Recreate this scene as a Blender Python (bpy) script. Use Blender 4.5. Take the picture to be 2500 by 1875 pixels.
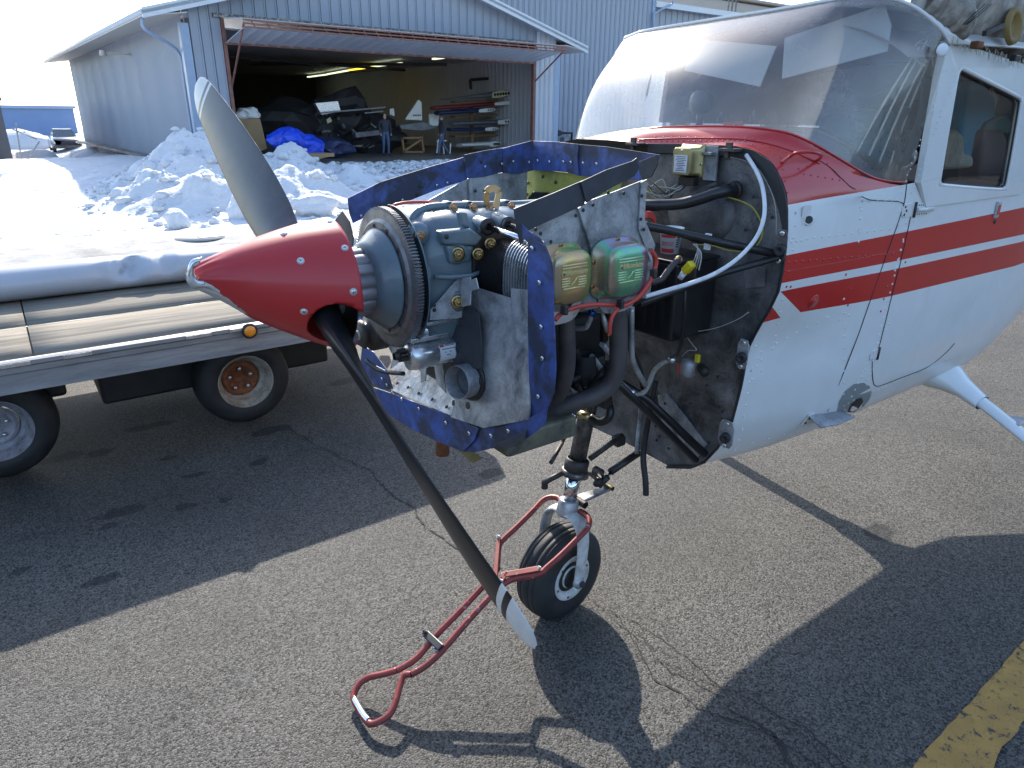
import bpy, bmesh, math, random
from mathutils import Vector, Matrix, noise
from mathutils.bvhtree import BVHTree
random.seed(7)
R=math.radians
V=Vector
# ------------------------------------------------------------------ camera, sky, sun, exposure
SC=bpy.context.scene
for o in list(bpy.data.objects): bpy.data.objects.remove(o)
COL=SC.collection
CP=V((-1.688,-1.599,1.729)); FP=1684.1
_a=R(53.953); _t=R(21.233); _r=R(.502)
FW=V((math.cos(_a)*math.cos(_t),math.sin(_a)*math.cos(_t),-math.sin(_t)))
_rt=V((math.sin(_a),-math.cos(_a),0)); _up=_rt.cross(FW)
RX=_rt*math.cos(_r)+_up*math.sin(_r); UX=_up*math.cos(_r)-_rt*math.sin(_r)
cam=bpy.data.cameras.new('camera'); camo=bpy.data.objects.new('camera',cam); COL.objects.link(camo)
camo.matrix_world=Matrix(((RX.x,UX.x,-FW.x,CP.x),(RX.y,UX.y,-FW.y,CP.y),(RX.z,UX.z,-FW.z,CP.z),(0,0,0,1)))
cam.sensor_fit='HORIZONTAL'; cam.sensor_width=36; cam.lens=36*FP/2500; cam.clip_start=.02; cam.clip_end=2000
SC.camera=camo
SUNV=V((.56,1.46,1.0)).normalized()      # towards the sun
sl=bpy.data.lights.new('sun','SUN'); sl.energy=3.05; sl.angle=R(.55); sl.color=(1,.93,.82)
so=bpy.data.objects.new('sun',sl); COL.objects.link(so); so.rotation_euler=SUNV.to_track_quat('Z','Y').to_euler()
wd=bpy.data.worlds.new('World'); SC.world=wd; wd.use_nodes=True
nt=wd.node_tree; nt.nodes.clear()
sk=nt.nodes.new('ShaderNodeTexSky'); sk.sky_type='NISHITA'; sk.sun_disc=False
sk.sun_elevation=math.asin(SUNV.z); sk.sun_rotation=math.atan2(SUNV.x,SUNV.y)
sk.air_density=1.0; sk.dust_density=1.0; sk.ozone_density=1.2; sk.altitude=100
bg=nt.nodes.new('ShaderNodeBackground'); bg.inputs[1].default_value=.15
wo=nt.nodes.new('ShaderNodeOutputWorld'); nt.links.new(sk.outputs[0],bg.inputs[0]); nt.links.new(bg.outputs[0],wo.inputs[0])
vs=SC.view_settings; vs.view_transform='Standard'; vs.look='None'; vs.gamma=1; vs.use_curve_mapping=False; vs.exposure=1.52
SC.render.engine='CYCLES'

# ------------------------------------------------------------------ pixel rays of the survey -> points on real planes
def ray(x,y): return (FW*FP+RX*(x-1250)-UX*(y-937.5))
def PL(x,y,n,d):
    v=ray(x,y); n=V(n); return CP+v*((d-CP.dot(n))/v.dot(n))
def GZ(x,y,z=0): return PL(x,y,(0,0,1),z)
def X(x,y,c): return PL(x,y,(1,0,0),c)
def Y(x,y,c): return PL(x,y,(0,1,0),c)

# ------------------------------------------------------------------ materials
MATS={}
def M(name,col,rough=.5,metal=0,var=.12,scale=6,bump=0,bscale=60,dirt=None,dcol=(.03,.03,.03),dscale=9,dthr=.55,dsoft=.12,
      coat=0,emis=None,estr=0,spec=.5,rvar=.1,stretch=None,speck=None,detail=6,extra=None):
    if name in MATS: return MATS[name]
    m=bpy.data.materials.new(name); m.use_nodes=True; n=m.node_tree.nodes; L=m.node_tree.links
    b=n['Principled BSDF']; tc=n.new('ShaderNodeTexCoord'); src=tc.outputs['Object']
    if stretch:
        mp=n.new('ShaderNodeMapping'); mp.inputs['Scale'].default_value=stretch; L.new(src,mp.inputs[0]); src=mp.outputs[0]
    def nz(sc,det=detail,ro=.6,dist=0):
        t=n.new('ShaderNodeTexNoise'); t.inputs['Scale'].default_value=sc; t.inputs['Detail'].default_value=det
        t.inputs['Roughness'].default_value=ro; t.inputs['Distortion'].default_value=dist; L.new(src,t.inputs['Vector']); return t.outputs['Fac']
    def mr(i,a,bb,c=0,d=1):
        t=n.new('ShaderNodeMapRange'); t.inputs[1].default_value=a; t.inputs[2].default_value=bb; t.inputs[3].default_value=c; t.inputs[4].default_value=d
        L.new(i,t.inputs[0]); return t.outputs[0]
    def mix(f,a,bb):
        t=n.new('ShaderNodeMix'); t.data_type='RGBA'
        if hasattr(f,'is_linked'): L.new(f,t.inputs[0])
        else: t.inputs[0].default_value=f
        for s,k in ((a,6),(bb,7)):
            if hasattr(s,'is_linked'): L.new(s,t.inputs[k])
            else: t.inputs[k].default_value=(*s[:3],1)
        return t.outputs[2]
    c0=[x*(1-var) for x in col]; c1=[min(1,x*(1+var)) for x in col]
    n1=nz(scale); cur=mix(mr(n1,.3,.7),c0,c1)
    if speck:   # (scale, colour, threshold)
        vo=n.new('ShaderNodeTexVoronoi'); vo.inputs['Scale'].default_value=speck[0]; L.new(src,vo.inputs['Vector'])
        s2=mr(nz(speck[0]*.13,2),.45,.6)
        f=mr(vo.outputs['Distance'],speck[2],speck[2]*.55); mm=n.new('ShaderNodeMath'); mm.operation='MULTIPLY'; L.new(f,mm.inputs[0]); L.new(s2,mm.inputs[1])
        cur=mix(mm.outputs[0],cur,speck[1])
    if dirt:
        f=mr(nz(dscale,8,.68,.4),dthr-dsoft,dthr+dsoft,0,dirt); cur=mix(f,cur,dcol)
        L.new(mr(f,0,1,rough,min(1,rough+.25)),b.inputs['Roughness'])
    else: L.new(mr(n1,.3,.7,max(0.02,rough-rvar),min(1,rough+rvar)),b.inputs['Roughness'])
    if extra: cur=extra(n,L,cur,mix,mr,nz,tc)
    L.new(cur,b.inputs['Base Color']); b.inputs['Metallic'].default_value=metal
    b.inputs['Coat Weight'].default_value=coat; b.inputs['Coat Roughness'].default_value=.08
    b.inputs['Specular IOR Level'].default_value=spec
    if emis: b.inputs['Emission Color'].default_value=(*emis,1); b.inputs['Emission Strength'].default_value=estr
    if bump:
        bp=n.new('ShaderNodeBump'); bp.inputs['Strength'].default_value=min(1,bump); bp.inputs['Distance'].default_value=.004*max(1,bump)
        L.new(nz(bscale,4),bp.inputs['Height']); L.new(bp.outputs[0],b.inputs['Normal'])
    MATS[name]=m; return m

M('alu',(.5,.51,.52),.42,.55,.18,14,.12,120,dirt=.65,dcol=(.055,.05,.045),dscale=16,dthr=.56)
M('alu_dull',(.42,.43,.45),.5,.4,.2,10,.1,90,dirt=.85,dcol=(.06,.056,.055),dscale=9,dthr=.535,speck=(260,(.03,.03,.03),.28))
M('alu_bright',(.66,.67,.68),.3,.85,.1,30)
M('alu_crinkle',(.43,.42,.41),.42,.6,.2,20,1,45,dirt=.6,dcol=(.10,.09,.08),dscale=22,dthr=.56)
M('chrome',(.75,.76,.78),.12,1,.05,10)
M('steel_dark',(.06,.058,.058),.5,.6,.4,30,.2,120,dirt=.5,dcol=(.10,.07,.05),dscale=20)
M('steel_oily',(.26,.25,.25),.38,.8,.5,18,.3,60,dirt=.9,dcol=(.02,.018,.017),dscale=14,dthr=.5)
M('engine_paint',(.115,.165,.195),.36,0,.14,12,.12,140,dirt=.35,dcol=(.05,.06,.07),dscale=7,coat=.25)
M('ring_steel',(.22,.22,.225),.42,.6,.1,30,.15,100,dirt=.5,dcol=(.05,.045,.04),dscale=25)
M('spacer_alu',(.36,.35,.36),.45,.7,.2,25,.15,90,dirt=.5,dcol=(.09,.085,.09),dscale=12,stretch=(.3,1,1))
M('rubber_blue',(.055,.105,.37),.42,0,.5,7,.15,60,dirt=.95,dcol=(.022,.025,.036),dscale=7,dthr=.485,dsoft=.11)
M('rubber_dark',(.04,.044,.056),.5,0,.35,8,.15,60,dirt=.7,dcol=(.022,.022,.026),dscale=6)
M('primer_yellow',(.34,.34,.07),.5,0,.15,10,dirt=.6,dcol=(.10,.10,.05),dscale=14,dthr=.58)
M('firewall',(.23,.225,.23),.42,.4,.4,9,.15,50,dirt=.95,dcol=(.035,.032,.031),dscale=4.2,dthr=.50,speck=(150,(.01,.01,.01),.3))
M('grime',(.02,.019,.018),.55,.1,.4,12,.3,40)
M('black_plastic',(.015,.015,.016),.38,0,.2,20)
M('black_rubber',(.022,.022,.024),.6,0,.3,30,.3,80)
M('hose_black',(.018,.018,.02),.35,0,.2,20)
M('tyre',(.014,.015,.016),.62,0,.3,10,.2,70,dirt=.5,dcol=(.05,.05,.048),dscale=5)
M('white_paint',(.72,.73,.72),.28,0,.04,4,dirt=.16,dcol=(.35,.35,.33),dscale=5,coat=.3)
M('old_white',(.6,.6,.57),.35,0,.1,14,dirt=.5,dcol=(.10,.09,.08),dscale=25,dthr=.54)
M('red_paint',(.46,.020,.018),.28,0,.08,4,dirt=.14,dcol=(.2,.03,.03),dscale=8,coat=.35)
M('spinner_red',(.44,.022,.026),.42,0,.05,9,dirt=.1,dcol=(.3,.04,.04),dscale=30,coat=.12)
M('red_hose',(.50,.055,.04),.4,0,.1,20)
M('tow_red',(.21,.034,.028),.42,.1,.25,16,dirt=.85,dcol=(.42,.38,.38),dscale=38,dthr=.64,dsoft=.03)
M('prop_black',(.010,.0105,.0125),.38,0,.2,8,rvar=.06,spec=.3,dirt=.03,dcol=(.06,.06,.065),dscale=40)
M('prop_grey',(.055,.057,.062),.42,0,.15,8,dirt=.25,dcol=(.14,.14,.14),dscale=24,dthr=.6)
M('prop_white',(.60,.61,.60),.4,0,.06,12,dirt=.25,dcol=(.3,.3,.3),dscale=30)
M('gold_cad',(.45,.38,.19),.32,.85,.25,10,dirt=.35,dcol=(.2,.18,.10),dscale=12)
M('brass_bolt',(.42,.30,.13),.35,.9,.25,40)
M('copper_bolt',(.40,.22,.10),.4,.85,.25,40)
M('paper',(.62,.63,.64),.6,0,.06,20)
M('ink',(.03,.03,.035),.6,0,.1,20)
M('ink_red',(.45,.03,.03),.5,0,.1,20)
M('exhaust',(.085,.078,.082),.58,.45,.3,14,.2,90,dirt=.6,dcol=(.13,.11,.10),dscale=18)
M('blue_fitting',(.02,.10,.35),.25,.8,.1,20)
M('yellow_plastic',(.65,.52,.02),.4,0,.1,20)
M('yellow_wire',(.30,.26,.03),.45,0,.2,20)
M('white_wire',(.42,.42,.38),.45,0,.25,20)
M('white_tube',(.68,.70,.72),.3,0,.06,14,dirt=.35,dcol=(.12,.12,.12),dscale=26,dthr=.6)
M('tan',(.48,.32,.14),.45,.3,.15,20)
M('braid',(.30,.28,.26),.6,.2,.3,60,.4,200)
M('wood_grey',(.265,.238,.195),.85,0,.3,5,.5,40,dirt=.8,dcol=(.085,.075,.062),dscale=5,dthr=.54,stretch=(.16,2.4,1),spec=.12)
M('frame_alu',(.33,.33,.33),.5,.35,.14,6,.1,60,dirt=.6,dcol=(.13,.12,.11),dscale=7,dthr=.55,stretch=(.3,1,2))
M('amber',(.85,.28,.01),.25,0,.05,20,coat=.5)
M('rust',(.22,.085,.035),.75,.2,.4,30,.5,60,dirt=.6,dcol=(.07,.03,.02),dscale=22)
M('rim_cream',(.42,.40,.34),.5,.1,.15,12,dirt=.75,dcol=(.16,.08,.04),dscale=18,dthr=.55)
M('rim_grey',(.36,.36,.40),.5,.1,.15,12,dirt=.75,dcol=(.10,.07,.06),dscale=18,dthr=.56)
M('trim_blue',(.26,.34,.46),.45,0,.06,4)
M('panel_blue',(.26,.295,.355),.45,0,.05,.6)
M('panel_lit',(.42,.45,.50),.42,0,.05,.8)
M('fascia',(.50,.54,.58),.4,0,.06,2)
M('soffit',(.46,.44,.40),.6,0,.06,3)
M('roof_metal',(.45,.48,.50),.4,.2,.08,2)
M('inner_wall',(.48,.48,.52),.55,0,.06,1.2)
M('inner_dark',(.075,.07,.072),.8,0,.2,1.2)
M('door_steel',(.20,.085,.065),.6,0,.3,4,dirt=.4,dcol=(.10,.09,.08),dscale=5)
M('concrete',(.17,.15,.13),.45,0,.2,.8,.2,8,dirt=.5,dcol=(.08,.07,.06),dscale=.7)
M('dark_stuff',(.020,.020,.022),.6,.1,.4,4)
M('grey_stuff',(.16,.17,.18),.45,.4,.3,5)
M('plywood',(.33,.22,.11),.7,0,.15,3)
M('shelf_wood',(.28,.17,.08),.7,0,.2,4)
M('tarp',(.010,.06,.60),.32,0,.2,5,.5,20)
M('tarp_dark',(.02,.03,.09),.5,0,.3,5)
M('white_item',(.70,.70,.66),.5,0,.06,6)
M('maroon',(.17,.02,.025),.4,0,.1,6)
M('navy',(.02,.03,.09),.4,0,.1,6)
M('cream',(.5,.48,.28),.5,0,.1,6)
M('jeans',(.07,.11,.20),.8,0,.2,20)
M('jacket',(.035,.042,.06),.8,0,.2,20)
M('skin',(.42,.24,.17),.55,0,.05,20)
M('far_blue',(.15,.24,.42),.6,0,.08,1)
M('far_dark',(.13,.12,.12),.7,0,.1,1)
M('far_brown',(.40,.35,.31),.7,0,.05,1)
M('car_paint',(.05,.06,.075),.25,.3,.1,3,coat=.7)
M('glass_dark',(.10,.13,.14),.08,0,.1,3)
M('glareshield',(.045,.052,.062),.6,0,.15,8)
M('headliner',(.34,.25,.22),.85,0,.15,3)
M('trim_brown',(.22,.16,.13),.8,0,.2,4)
M('seat_blue',(.05,.24,.36),.7,0,.2,6)
M('sheepskin',(.55,.50,.40),.95,0,.2,40,1,120)
M('visor',(.42,.43,.44),.5,0,.04,5)
M('stripe_red',(.55,.06,.06),.4,0,.05,5)
M('insulation',(.40,.36,.31),.95,0,.5,14,1,40,dirt=.8,dcol=(.06,.045,.03),dscale=9,dthr=.53)
M('dome_white',(.75,.77,.8),.3,0,.03,5)
M('wing_white',(.42,.44,.47),.34,0,.05,2,dirt=.2,dcol=(.35,.35,.34),dscale=5,coat=.3)
M('paint_yellow',(.36,.205,.045),.7,0,.2,10,.2,200,dirt=1,dcol=(.05,.047,.045),dscale=34,dthr=.585,dsoft=.04,speck=(190,(.10,.085,.05),.33))
M('olive_primer',(.15,.145,.10),.55,.1,.3,9,.1,60,dirt=.8,dcol=(.04,.036,.03),dscale=10,dthr=.5)
M('wing_dusty',(.42,.41,.385),.8,0,.12,3,spec=.1,dirt=.5,dcol=(.14,.13,.11),dscale=5)
M('old_gold',(.24,.16,.05),.7,.1,.3,20)
M('emboss_gold',(.72,.62,.30),.38,.4,.05,20)
M('emboss_green',(.50,.70,.38),.36,.4,.1,9)
M('bag_brown',(.17,.11,.10),.8,0,.2,12)
M('green_cloth',(.10,.16,.14),.9,0,.2,10)
M('added_trees',(.030,.034,.040),.9,0,.5,.6)
M('crack',(.022,.021,.020),.9,0,.2,20)
M('skin_patch',(.25,.28,.28),.5,.1,.1,20)
IR=((.15,(.62,.42,.17)),(.30,(.55,.34,.22)),(.42,(.36,.36,.12)),(.60,(.22,.42,.16)),(.80,(.55,.40,.20)))
def iris(n,L,cur,mix,mr,nz,tc):
    lw=n.new('ShaderNodeLayerWeight'); lw.inputs[0].default_value=.45
    a=n.new('ShaderNodeMath'); a.operation='ADD'; L.new(lw.outputs['Facing'],a.inputs[0]); L.new(mr(nz(5,1),.3,.7,-.12,.12),a.inputs[1])
    cr=n.new('ShaderNodeValToRGB'); L.new(a.outputs[0],cr.inputs[0]); e=cr.color_ramp.elements
    e[0].position=0; e[0].color=(.40,.33,.22,1); e[1].position=1; e[1].color=(.45,.40,.15,1)
    for p,c in IR:
        q=e.new(p); q.color=(*c,1)
    return cr.outputs[0]
IRM=1
M('iridescent',(.4,.4,.3),.30,.7,.1,10,extra=iris)
IR=((.12,(.30,.26,.20)),(.24,(.20,.50,.26)),(.36,(.20,.44,.36)),(.48,(.36,.26,.38)),(.62,(.46,.31,.24)),(.80,(.30,.42,.24)))
M('rainbow',(.4,.4,.3),.30,.7,.1,10,extra=iris)

def skin_extra(n,L,cur,mix,mr,nz,tc):
    """cheat line paint scheme, measured on the side of the fuselage (object x,z in metres)"""
    sp=n.new('ShaderNodeSeparateXYZ'); L.new(tc.outputs['Object'],sp.inputs[0]); x=sp.outputs['X']; z=sp.outputs['Z']
    def m(op,a,b=None):
        t=n.new('ShaderNodeMath'); t.operation=op
        for i,s in enumerate((a,b)):
            if s is None: continue
            if hasattr(s,'is_linked'): L.new(s,t.inputs[i])
            else: t.inputs[i].default_value=s
        return t.outputs[0]
    def above(z0,z1,x0=0,x1=1.7):      # z above the line (x0,z0)-(x1,z1)
        k=(z1-z0)/(x1-x0); return m('GREATER_THAN',m('SUBTRACT',z,m('MULTIPLY',m('SUBTRACT',x,x0),k)),z0)
    def band(lo,hi): return m('MULTIPLY',above(*lo),m('SUBTRACT',1,above(*hi)))
    S=STR
    b1=band(S['b1lo'],S['b1hi']); b2=band(S['b2lo'],S['b2hi'])
    b2=m('MULTIPLY',b2,above(*S['diag']))       # slanted front end of the lower stripe
    # small arrow below
    (ax,az),(bx,bz),(cx,cz)=S['tri']
    tri=m('MULTIPLY',m('SUBTRACT',1,above(az,bz,ax,bx)),above(cz,bz,cx,bx))
    tri=m('MULTIPLY',tri,m('LESS_THAN',x,bx))
    top=above(*S['top'])
    f=m('MINIMUM',m('ADD',m('ADD',b1,b2),m('ADD',tri,top)),1)
    return mix(f,cur,(.50,.020,.016))
P3=lambda px,py,y:Y(px,py,y)
def LN(a,b,y=-.525):
    p,q=Y(*a,y),Y(*b,y); return (p.z,q.z,p.x,q.x)
STR=dict(b1hi=LN((1922,622),(2480,508)),b1lo=LN((1912,690),(2480,573)),b2hi=LN((1907,712),(2480,590)),b2lo=LN((1965,768),(2480,645)),
  diag=LN((1905,718),(1965,768),-.51),tri=[(Y(1885,752,-.505).x,Y(1885,752,-.505).z),(Y(1914,778,-.505).x,Y(1914,778,-.505).z),(Y(1863,788,-.49).x,Y(1863,788,-.49).z)],
  top=LN((1925,484),(2213,445),-.515))
M('fuselage_paint',(.72,.73,.72),.30,0,.04,4,dirt=.2,dcol=(.40,.40,.38),dscale=4,coat=.12,spec=.35,extra=skin_extra)

# asphalt: aggregate speckle, dark wet spots
def asph_extra(n,L,cur,mix,mr,nz,tc):
    sp=n.new('ShaderNodeMapping'); L.new(tc.outputs['Object'],sp.inputs[0])
    spots=[(2.47,0,0)]
    out=cur
    # warped coordinates so that stain edges are ragged
    nv=n.new('ShaderNodeTexNoise'); nv.inputs['Scale'].default_value=14; nv.inputs['Detail'].default_value=5; L.new(tc.outputs['Object'],nv.inputs['Vector'])
    va=n.new('ShaderNodeVectorMath'); va.operation='MULTIPLY_ADD'; L.new(nv.outputs['Color'],va.inputs[0]); va.inputs[1].default_value=(.09,.09,0); L.new(tc.outputs['Object'],va.inputs[2])
    fac=None
    for (px,py,rx,ry) in [(845,930,.10,.05),(665,1050,.10,.045),(370,1040,.12,.035),(410,1118,.04,.025),(245,1105,.06,.04),(150,1118,.10,.045),(300,1250,.085,.04),(262,1285,.035,.02),(250,1415,.055,.03),(630,1128,.05,.025),
                          (455,1235,.04,.025),(475,1160,.05,.02),(545,1222,.03,.018),(1200,1155,.06,.035),(50,1395,.03,.02),(2150,1300,.07,.05)]:
        c=GZ(px,py)
        s=n.new('ShaderNodeVectorMath'); s.operation='SUBTRACT'; L.new(va.outputs[0],s.inputs[0]); s.inputs[1].default_value=(c.x+.045,c.y+.045,0)
        k=n.new('ShaderNodeVectorMath'); k.operation='MULTIPLY'; L.new(s.outputs[0],k.inputs[0]); k.inputs[1].default_value=(.8/rx,.8/ry,0)
        ln=n.new('ShaderNodeVectorMath'); ln.operation='LENGTH'; L.new(k.outputs[0],ln.inputs[0])
        f=mr(ln.outputs['Value'],1.05,.8)
        if fac is None: fac=f
        else:
            mx=n.new('ShaderNodeMath'); mx.operation='MAXIMUM'; L.new(fac,mx.inputs[0]); L.new(f,mx.inputs[1]); fac=mx.outputs[0]
    f2=n.new('ShaderNodeMath'); f2.operation='MULTIPLY'; L.new(fac,f2.inputs[0]); f2.inputs[1].default_value=.8
    out=mix(f2.outputs[0],out,(.018,.018,.019))
    return out
def spin_extra(n,L,cur,mix,mr,nz,tc):
    sp=n.new('ShaderNodeSeparateXYZ'); L.new(tc.outputs['Object'],sp.inputs[0])
    def m(op,a,b):
        t=n.new('ShaderNodeMath'); t.operation=op
        for i,s in enumerate((a,b)):
            if hasattr(s,'is_linked'): L.new(s,t.inputs[i])
            else: t.inputs[i].default_value=s
        return t.outputs[0]
    p,q=Y(470,680,-.05),Y(640,790,-.08); k=(q.z-p.z)/(q.x-p.x)
    d=m('SUBTRACT',sp.outputs['Z'],m('MULTIPLY',m('SUBTRACT',sp.outputs['X'],p.x),k))      # height over the torn line
    d=m('SUBTRACT',d,p.z+.004); d=m('ADD',d,m('MULTIPLY',m('SUBTRACT',nz(22,5,.7),.5),.045)); d=m('ADD',d,m('MULTIPLY',m('MAXIMUM',m('ADD',sp.outputs['X'],1.30),0),.9))
    f=m('LESS_THAN',d,0.0); return mix(f,cur,(.46,.47,.47))
bpy.data.materials.remove(MATS.pop('spinner_red'))
M('spinner_red',(.44,.022,.026),.42,0,.05,9,dirt=.1,dcol=(.3,.04,.04),dscale=30,coat=.12,extra=spin_extra)
def asphalt():
    m=M('asphalt',(.073,.069,.062),.78,0,.2,1.3,0,spec=.35,extra=asph_extra)
    n=m.node_tree.nodes; L=m.node_tree.links; b=n['Principled BSDF']
    tc=n.new('ShaderNodeTexCoord')
    vo=n.new('ShaderNodeTexVoronoi'); vo.inputs['Scale'].default_value=185; L.new(tc.outputs['Object'],vo.inputs['Vector'])
    vo2=n.new('ShaderNodeTexVoronoi'); vo2.inputs['Scale'].default_value=85; L.new(tc.outputs['Object'],vo2.inputs['Vector'])
    src=b.inputs['Base Color'].links[0].from_socket
    # stone to stone brightness
    sx=n.new('ShaderNodeSeparateColor'); L.new(vo.outputs['Color'],sx.inputs[0])
    r1=n.new('ShaderNodeMapRange'); r1.inputs[1].default_value=0; r1.inputs[2].default_value=1; r1.inputs[3].default_value=.15; r1.inputs[4].default_value=1.8; L.new(sx.outputs[0],r1.inputs[0])
    sy=n.new('ShaderNodeSeparateColor'); L.new(vo2.outputs['Color'],sy.inputs[0])
    r2=n.new('ShaderNodeMapRange'); r2.inputs[1].default_value=.88; r2.inputs[2].default_value=1; r2.inputs[3].default_value=0; r2.inputs[4].default_value=1.2; L.new(sy.outputs[1],r2.inputs[0])
    r3=n.new('ShaderNodeMapRange'); r3.inputs[1].default_value=.42; r3.inputs[2].default_value=.18; L.new(vo2.outputs['Distance'],r3.inputs[0])
    a=n.new('ShaderNodeMath'); a.operation='MULTIPLY_ADD'; L.new(r2.outputs[0],a.inputs[0]); L.new(r3.outputs[0],a.inputs[1]); L.new(r1.outputs[0],a.inputs[2])
    nb=n.new('ShaderNodeTexNoise'); nb.inputs['Scale'].default_value=.9; nb.inputs['Detail'].default_value=7; nb.inputs['Roughness'].default_value=.62; L.new(tc.outputs['Object'],nb.inputs['Vector'])
    rb=n.new('ShaderNodeMapRange'); rb.inputs[1].default_value=.3; rb.inputs[2].default_value=.7; rb.inputs[3].default_value=.74; rb.inputs[4].default_value=1.24; L.new(nb.outputs['Fac'],rb.inputs[0])
    mu=n.new('ShaderNodeMath'); mu.operation='MULTIPLY'; L.new(a.outputs[0],mu.inputs[0]); L.new(rb.outputs[0],mu.inputs[1])
    mc=n.new('ShaderNodeVectorMath'); mc.operation='SCALE'; L.new(src,mc.inputs[0]); L.new(mu.outputs[0],mc.inputs['Scale'])
    L.new(mc.outputs[0],b.inputs['Base Color'])
    bp=n.new('ShaderNodeBump'); bp.inputs['Strength'].default_value=.75; bp.inputs['Distance'].default_value=.0035
    L.new(vo.outputs['Distance'],bp.inputs['Height']); bp.invert=True; L.new(bp.outputs[0],b.inputs['Normal'])
    return m
def snowmat():
    m=M('snow',(.62,.63,.645),.7,0,.05,1.5,.9,5.5,spec=.08)
    for nd in m.node_tree.nodes:
        if nd.type=='BUMP': nd.inputs['Strength'].default_value=.85; nd.inputs['Distance'].default_value=.075
    return m
def glassmat(name,dust,tint=(.9,.93,.92),rough=.02,rdust=.35,ior=1.49):
    m=bpy.data.materials.new(name); m.use_nodes=True; n=m.node_tree.nodes; L=m.node_tree.links; n.clear()
    o=n.new('ShaderNodeOutputMaterial'); tr=n.new('ShaderNodeBsdfTransparent'); tr.inputs[0].default_value=(*tint,1)
    gl=n.new('ShaderNodeBsdfGlossy'); gl.inputs['Roughness'].default_value=rough
    ge=n.new('ShaderNodeNewGeometry'); dt=n.new('ShaderNodeVectorMath'); dt.operation='DOT_PRODUCT'; L.new(ge.outputs['Incoming'],dt.inputs[0]); L.new(ge.outputs['Normal'],dt.inputs[1])
    def mm(op,a,b=None):
        t=n.new('ShaderNodeMath'); t.operation=op
        for i,s in enumerate((a,b)):
            if s is None: continue
            if hasattr(s,'is_linked'): L.new(s,t.inputs[i])
            else: t.inputs[i].default_value=s
        return t.outputs[0]
    ab=mm('SUBTRACT',1,mm('ABSOLUTE',dt.outputs['Value'])); frs=mm('ADD',mm('MULTIPLY',mm('POWER',ab,5),.95),.055)   # Schlick reflectance, the same from both sides
    m1=n.new('ShaderNodeMixShader'); L.new(frs,m1.inputs[0]); L.new(tr.outputs[0],m1.inputs[1]); L.new(gl.outputs[0],m1.inputs[2])
    tl=n.new('ShaderNodeBsdfTranslucent'); tl.inputs[0].default_value=(.8,.82,.85,1)
    g2=n.new('ShaderNodeBsdfGlossy'); g2.inputs['Roughness'].default_value=rdust; g2.inputs[0].default_value=(.8,.8,.8,1)
    ms=n.new('ShaderNodeMixShader'); ms.inputs[0].default_value=.4; L.new(tl.outputs[0],ms.inputs[1]); L.new(g2.outputs[0],ms.inputs[2])
    tc=n.new('ShaderNodeTexCoord'); nz=n.new('ShaderNodeTexNoise'); nz.inputs['Scale'].default_value=5; nz.inputs['Detail'].default_value=10; nz.inputs['Roughness'].default_value=.7
    L.new(tc.outputs['Object'],nz.inputs['Vector'])
    mr=n.new('ShaderNodeMapRange'); mr.inputs[1].default_value=.3; mr.inputs[2].default_value=.7; mr.inputs[3].default_value=dust*.7; mr.inputs[4].default_value=dust*1.3; L.new(nz.outputs['Fac'],mr.inputs[0])
    m2=n.new('ShaderNodeMixShader'); L.new(mr.outputs[0],m2.inputs[0]); L.new(m1.outputs[0],m2.inputs[1]); L.new(ms.outputs[0],m2.inputs[2])
    L.new(m2.outputs[0],o.inputs[0]); MATS[name]=m; return m
asphalt(); snowmat(); glassmat('windshield_glass',.25); glassmat('window_glass',.08)

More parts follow.
